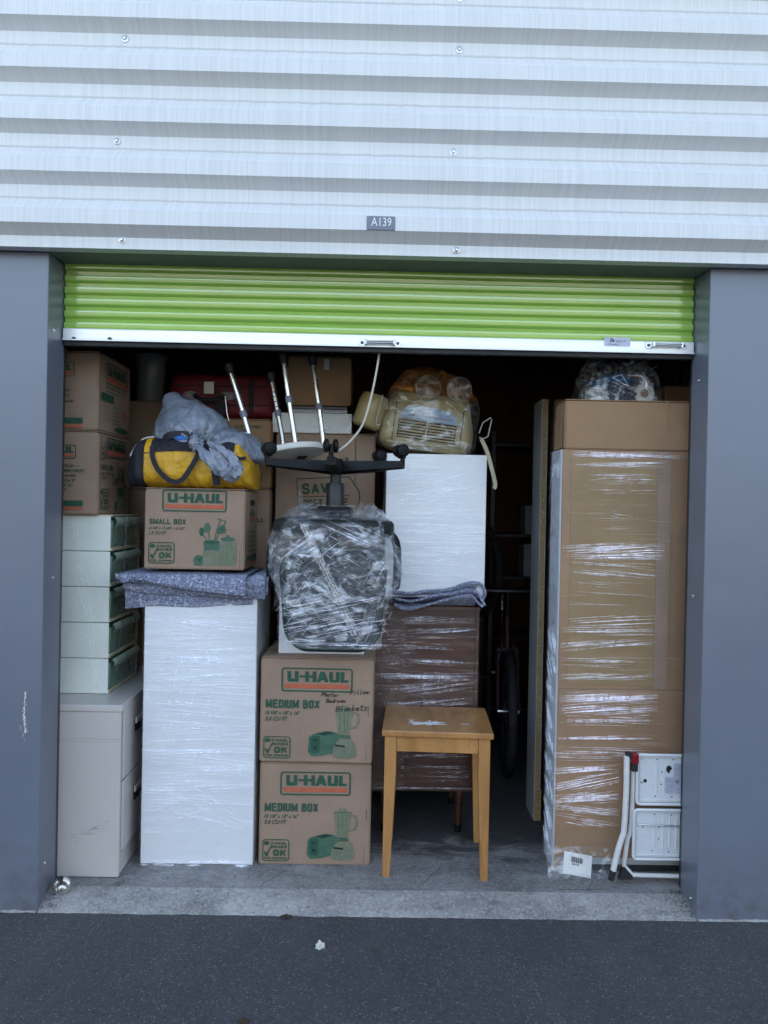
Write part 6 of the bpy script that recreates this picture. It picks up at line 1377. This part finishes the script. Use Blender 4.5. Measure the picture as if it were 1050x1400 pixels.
# ------------------------------------------------------------------ things in the dark
def bicycle(label, loc, rotz, tilt, frame):
    b = thing('bicycle', label, 'bicycle', loc, rotz, group='bicycles at the back of the unit', tilt=tilt)
    for x in (0, 1.04):
        wn_ = bpy.data.objects.new('wheel', None); scn.collection.objects.link(wn_); wn_.parent = b; wn_.location = (x, 0, .345)
        obj('tyre', MB().tube([(.32*cos(a*pi/24), 0, .32*sin(a*pi/24)) for a in range(49)], .026, 10, cap=False), 'tyre', wn_, smooth=True)
        obj('rim', MB().tube([(.288*cos(a*pi/24), 0, .288*sin(a*pi/24)) for a in range(49)], .010, 6, cap=False), 'steel', wn_, smooth=True)
        sp_ = MB()
        for a in range(18): sp_.tube([(0, (-.02 if a % 2 else .02), 0), (.28*cos(a*pi/9), 0, .28*sin(a*pi/9))], .0014, 4)
        obj('spokes', sp_, 'chrome', wn_, kind='stuff'); obj('axle', MB().tube([(0, -.06, 0), (0, .06, 0)], .016, 10), 'steel', wn_, smooth=True, angle=40)
    T = lambda n_, pts, r, m=frame: obj(n_, MB().tube(pts, r, 10), m, b, smooth=True)
    T('frame_tube', [(.42, 0, .30), (.80, 0, .72)], .019); T('frame_tube', [(.42, 0, .30), (.30, 0, .82)], .017); T('frame_tube', [(.33, 0, .72), (.79, 0, .80)], .016)
    for s in (-1, 1):
        T('chain_stay', [(.42, s*.03, .30), (0, s*.065, .345)], .010); T('seat_stay', [(.33, s*.02, .74), (0, s*.065, .345)], .008)
        T('fork_leg', [(.87, s*.055, .66), (1.04, s*.06, .345)], .015)
        T('brake', [(.9, s*.04, .66), (.93, s*.06, .60), (.92, s*.03, .70)], .006, 'dark_steel')
        o = obj('grip', MB().tube([(.80, s*.20, 1.0), (.77, s*.32, 1.0)], .017, 10), 'rubber', b, smooth=True)
        obj('pedal', MB().box(.37, .47, s*.10-.03, s*.10+.03, .18 if s > 0 else .40, .205 if s > 0 else .425, .004), 'rubber', b)
    T('fork_crown', [(.87, -.06, .66), (.87, .06, .66)], .02); T('head_tube', [(.87, 0, .64), (.80, 0, .84)], .024); T('stem', [(.80, 0, .84), (.83, 0, 1.0)], .017, 'dark_steel')
    T('handlebar', [(.79, -.31, 1.0), (.83, -.08, 1.0), (.83, .08, 1.0), (.79, .31, 1.0)], .014, 'dark_steel')
    obj('chainring', MB().lathe([(.07, -.003), (.095, -.003), (.095, .003), (.07, .003), (.07, -.003)], (.42, .055, .30), 'Y', 28), 'chrome', b, smooth=True, angle=40)
    T('seat_post', [(.30, 0, .80), (.28, 0, .92)], .013, 'steel')
    sd2 = MB().grid(lambda u, v: (.16+.27*v, cos(2*pi*u)*(.075*(1-v)**1.2+.018), .925+sin(2*pi*u)*.022+.01*v), 16, 10, cu=True); obj('saddle', sd2, 'black_plastic', b, smooth=True)
    return b
fx, fz = W(690, 1040, 4.45)
bicycle('red bicycle on the floor in the dark with its front wheel towards the door', (fx+.10, 5.35, FLOOR), radians(-96), (0, 0), 'bike_red')
bicycle('second bicycle standing upright on its rear wheel in the dark behind the dresser', (W(672, 900, 4.6)[0], 4.75, FLOOR+.36), radians(-80), (0, radians(0)), 'bike_black').matrix_world = Matrix.Translation((W(672, 900, 4.6)[0]-.05, 4.85, FLOOR+.02)) @ Matrix.Rotation(radians(-60), 4, 'Z') @ Matrix.Rotation(radians(-78), 4, 'Y')
sh = thing('shelving_unit', 'dark metal shelves at the back right of the unit holding small pale cartons', 'shelves', (W(715, 850, 5.1)[0], 5.1, FLOOR))
for (x, y) in ((-.22, 0), (.7, 0), (-.22, .4), (.7, .4)): obj('post', MB().box(x-.015, x+.015, y-.015, y+.015, 0, 2.0, .002), 'dark_steel', sh)
for z in (.15, .62, 1.02, 1.30, 1.9): obj('shelf', MB().box(-.204, .684, -.016, .416, z, z+.02, .002), 'dark_steel', sh)
for (px, pyb, z, hh, lab) in ((721, 836, 1.04, .19, 'small pale carton on the middle shelf in the dark gap'), (722, 770, 1.32, .17, 'small pale carton on the upper shelf in the dark gap')):
    c = thing('small_carton', lab, 'box', (W(px, 800, 5.12)[0]+.06, 5.11, FLOOR+z+.001)); obj('box_body', MB().box(-.09, .09, 0, .2, 0, hh, .003), 'mel', c); obj('box_lid', MB().box(-.092, .092, -.002, .202, hh+.0005, hh+.022, .003), 'mel', c)

# ------------------------------------------------------------------ litter
def skirt(parent, w, y, seed, zz=.0, name='film_tail'):
    def fn(u, v):
        a = 2*pi*u; x = -w/2+w*v; r = .006+.004*noise.noise(Vector((x*40+seed, a*.6, 1)))+.003*noise.noise(Vector((x*90, a, seed)))
        return (x, y+cos(a)*r+.006*noise.noise(Vector((x*22, seed, 0))), zz+.006+sin(a)*r*.7)
    return obj(name, MB().grid(fn, 10, 90, cu=True), 'film_v', parent, smooth=True, angle=30)
skirt(cab, .45, -.006, 3); skirt(wc, .44, -.006, 9)
X0, Z0 = W(437.5, 1297, 2.6); 
def ground_at(px, py):
    d = _F*FPX+_R*(px-525)-_U*(py-700); t = CAM_H/-d.z; return d.x*t, d.y*t
gx, gy = ground_at(437.5, 1297)
tag(obj('paper_scrap', crump((gx, gy, .010), (.014, .012, .010), 2.3, .9), 'tag_paper', smooth=False), 'small crumpled scrap of white paper on the asphalt', 'litter')
for i, (px, py, r, lab) in enumerate(((391, 1255, .020, 'dark dry leaf on the asphalt beside the concrete threshold'), (333, 1398, .018, 'dark dry leaf at the bottom edge of the asphalt'))):
    gx, gy = ground_at(px, py); vs = [(gx, gy, .008)]+[(gx+r*(1+.4*sin(a*2.3))*cos(a*pi/6), gy+r*.8*sin(a*pi/6), .004+.004*(a % 2)) for a in range(12)]
    tag(obj('dry_leaf', MB().add(vs, [(0, 1+a, 1+(a+1) % 12) for a in range(12)]), 'leaf'), lab, 'leaf')
fm = MB(); frf = Fr((0, 0, FLOOR), (1, 0, 0), (0, 1, 0))
for (a, b, w_) in (((-.98, 2.985), (-.95, 3.02), .004), ((-.965, 2.975), (-.945, 3.0), .003), ((.22, 3.02), (.30, 3.16), .0018), ((-.42, 2.98), (-.33, 3.12), .002), ((.75, 2.99), (.93, 2.995), .003), ((.86, 2.985), (.9, 3.05), .0022), ((.5, 2.98), (.62, 3.0), .0015)):
    q = [(a[0]+(b[0]-a[0])*i/7+rng.gauss(0, .003), a[1]+(b[1]-a[1])*i/7+rng.gauss(0, .002)) for i in range(8)]; stroke(fm, frf, q, w_, .0006)
tag(obj('floor_scratches', fm, 'black_gap', kind='stuff'), 'dark scrape marks on the concrete floor of the unit', 'scratches')
gm = MB()
for _ in range(700):
    sd__ = 1 if rng.random() < .65 else -1; X_0 = XR if sd__ > 0 else XL
    x = X_0-sd__*abs(rng.gauss(0, .035))-sd__*.003; y = rng.uniform(2.86, 2.99)
    zz = -.004+.044*min(1, max(0, (y-2.838)/.127)*1.02)**.8
    r = rng.uniform(.0012, .0040); q = [Vector((rng.uniform(-1, 1), rng.uniform(-1, 1), rng.uniform(-.3, .7)))*r for _ in range(4)]
    gm.add([(x+p.x, y+p.y, zz+.001+abs(p.z)) for p in q], [(0, 1, 2), (0, 2, 3), (0, 3, 1), (1, 3, 2)])
tag(obj('jamb_debris', gm, 'leaf', kind='stuff'), 'dark crumbs of dirt swept into the corners by the jambs', 'debris')
gm = MB()
for _ in range(900):
    if rng.random() < .5: x = rng.uniform(-1.6, 1.7); y = 2.84-abs(rng.gauss(0, .03))-.004
    else: x = rng.uniform(-2, 2); y = rng.uniform(1.2, 2.8)
    r = rng.uniform(.0010, .0030) if rng.random() < .93 else rng.uniform(.003, .0055); q = [Vector((rng.uniform(-1, 1), rng.uniform(-1, 1), rng.uniform(-.4, .8)))*r for _ in range(4)]
    gm.add([(x+p.x, y+p.y, .002+abs(p.z)) for p in q], [(0, 1, 2), (0, 2, 3), (0, 3, 1), (1, 3, 2)])
tag(obj('loose_grit', gm, 'grit', kind='stuff'), 'fine loose grit scattered on the asphalt and along the threshold', 'grit')
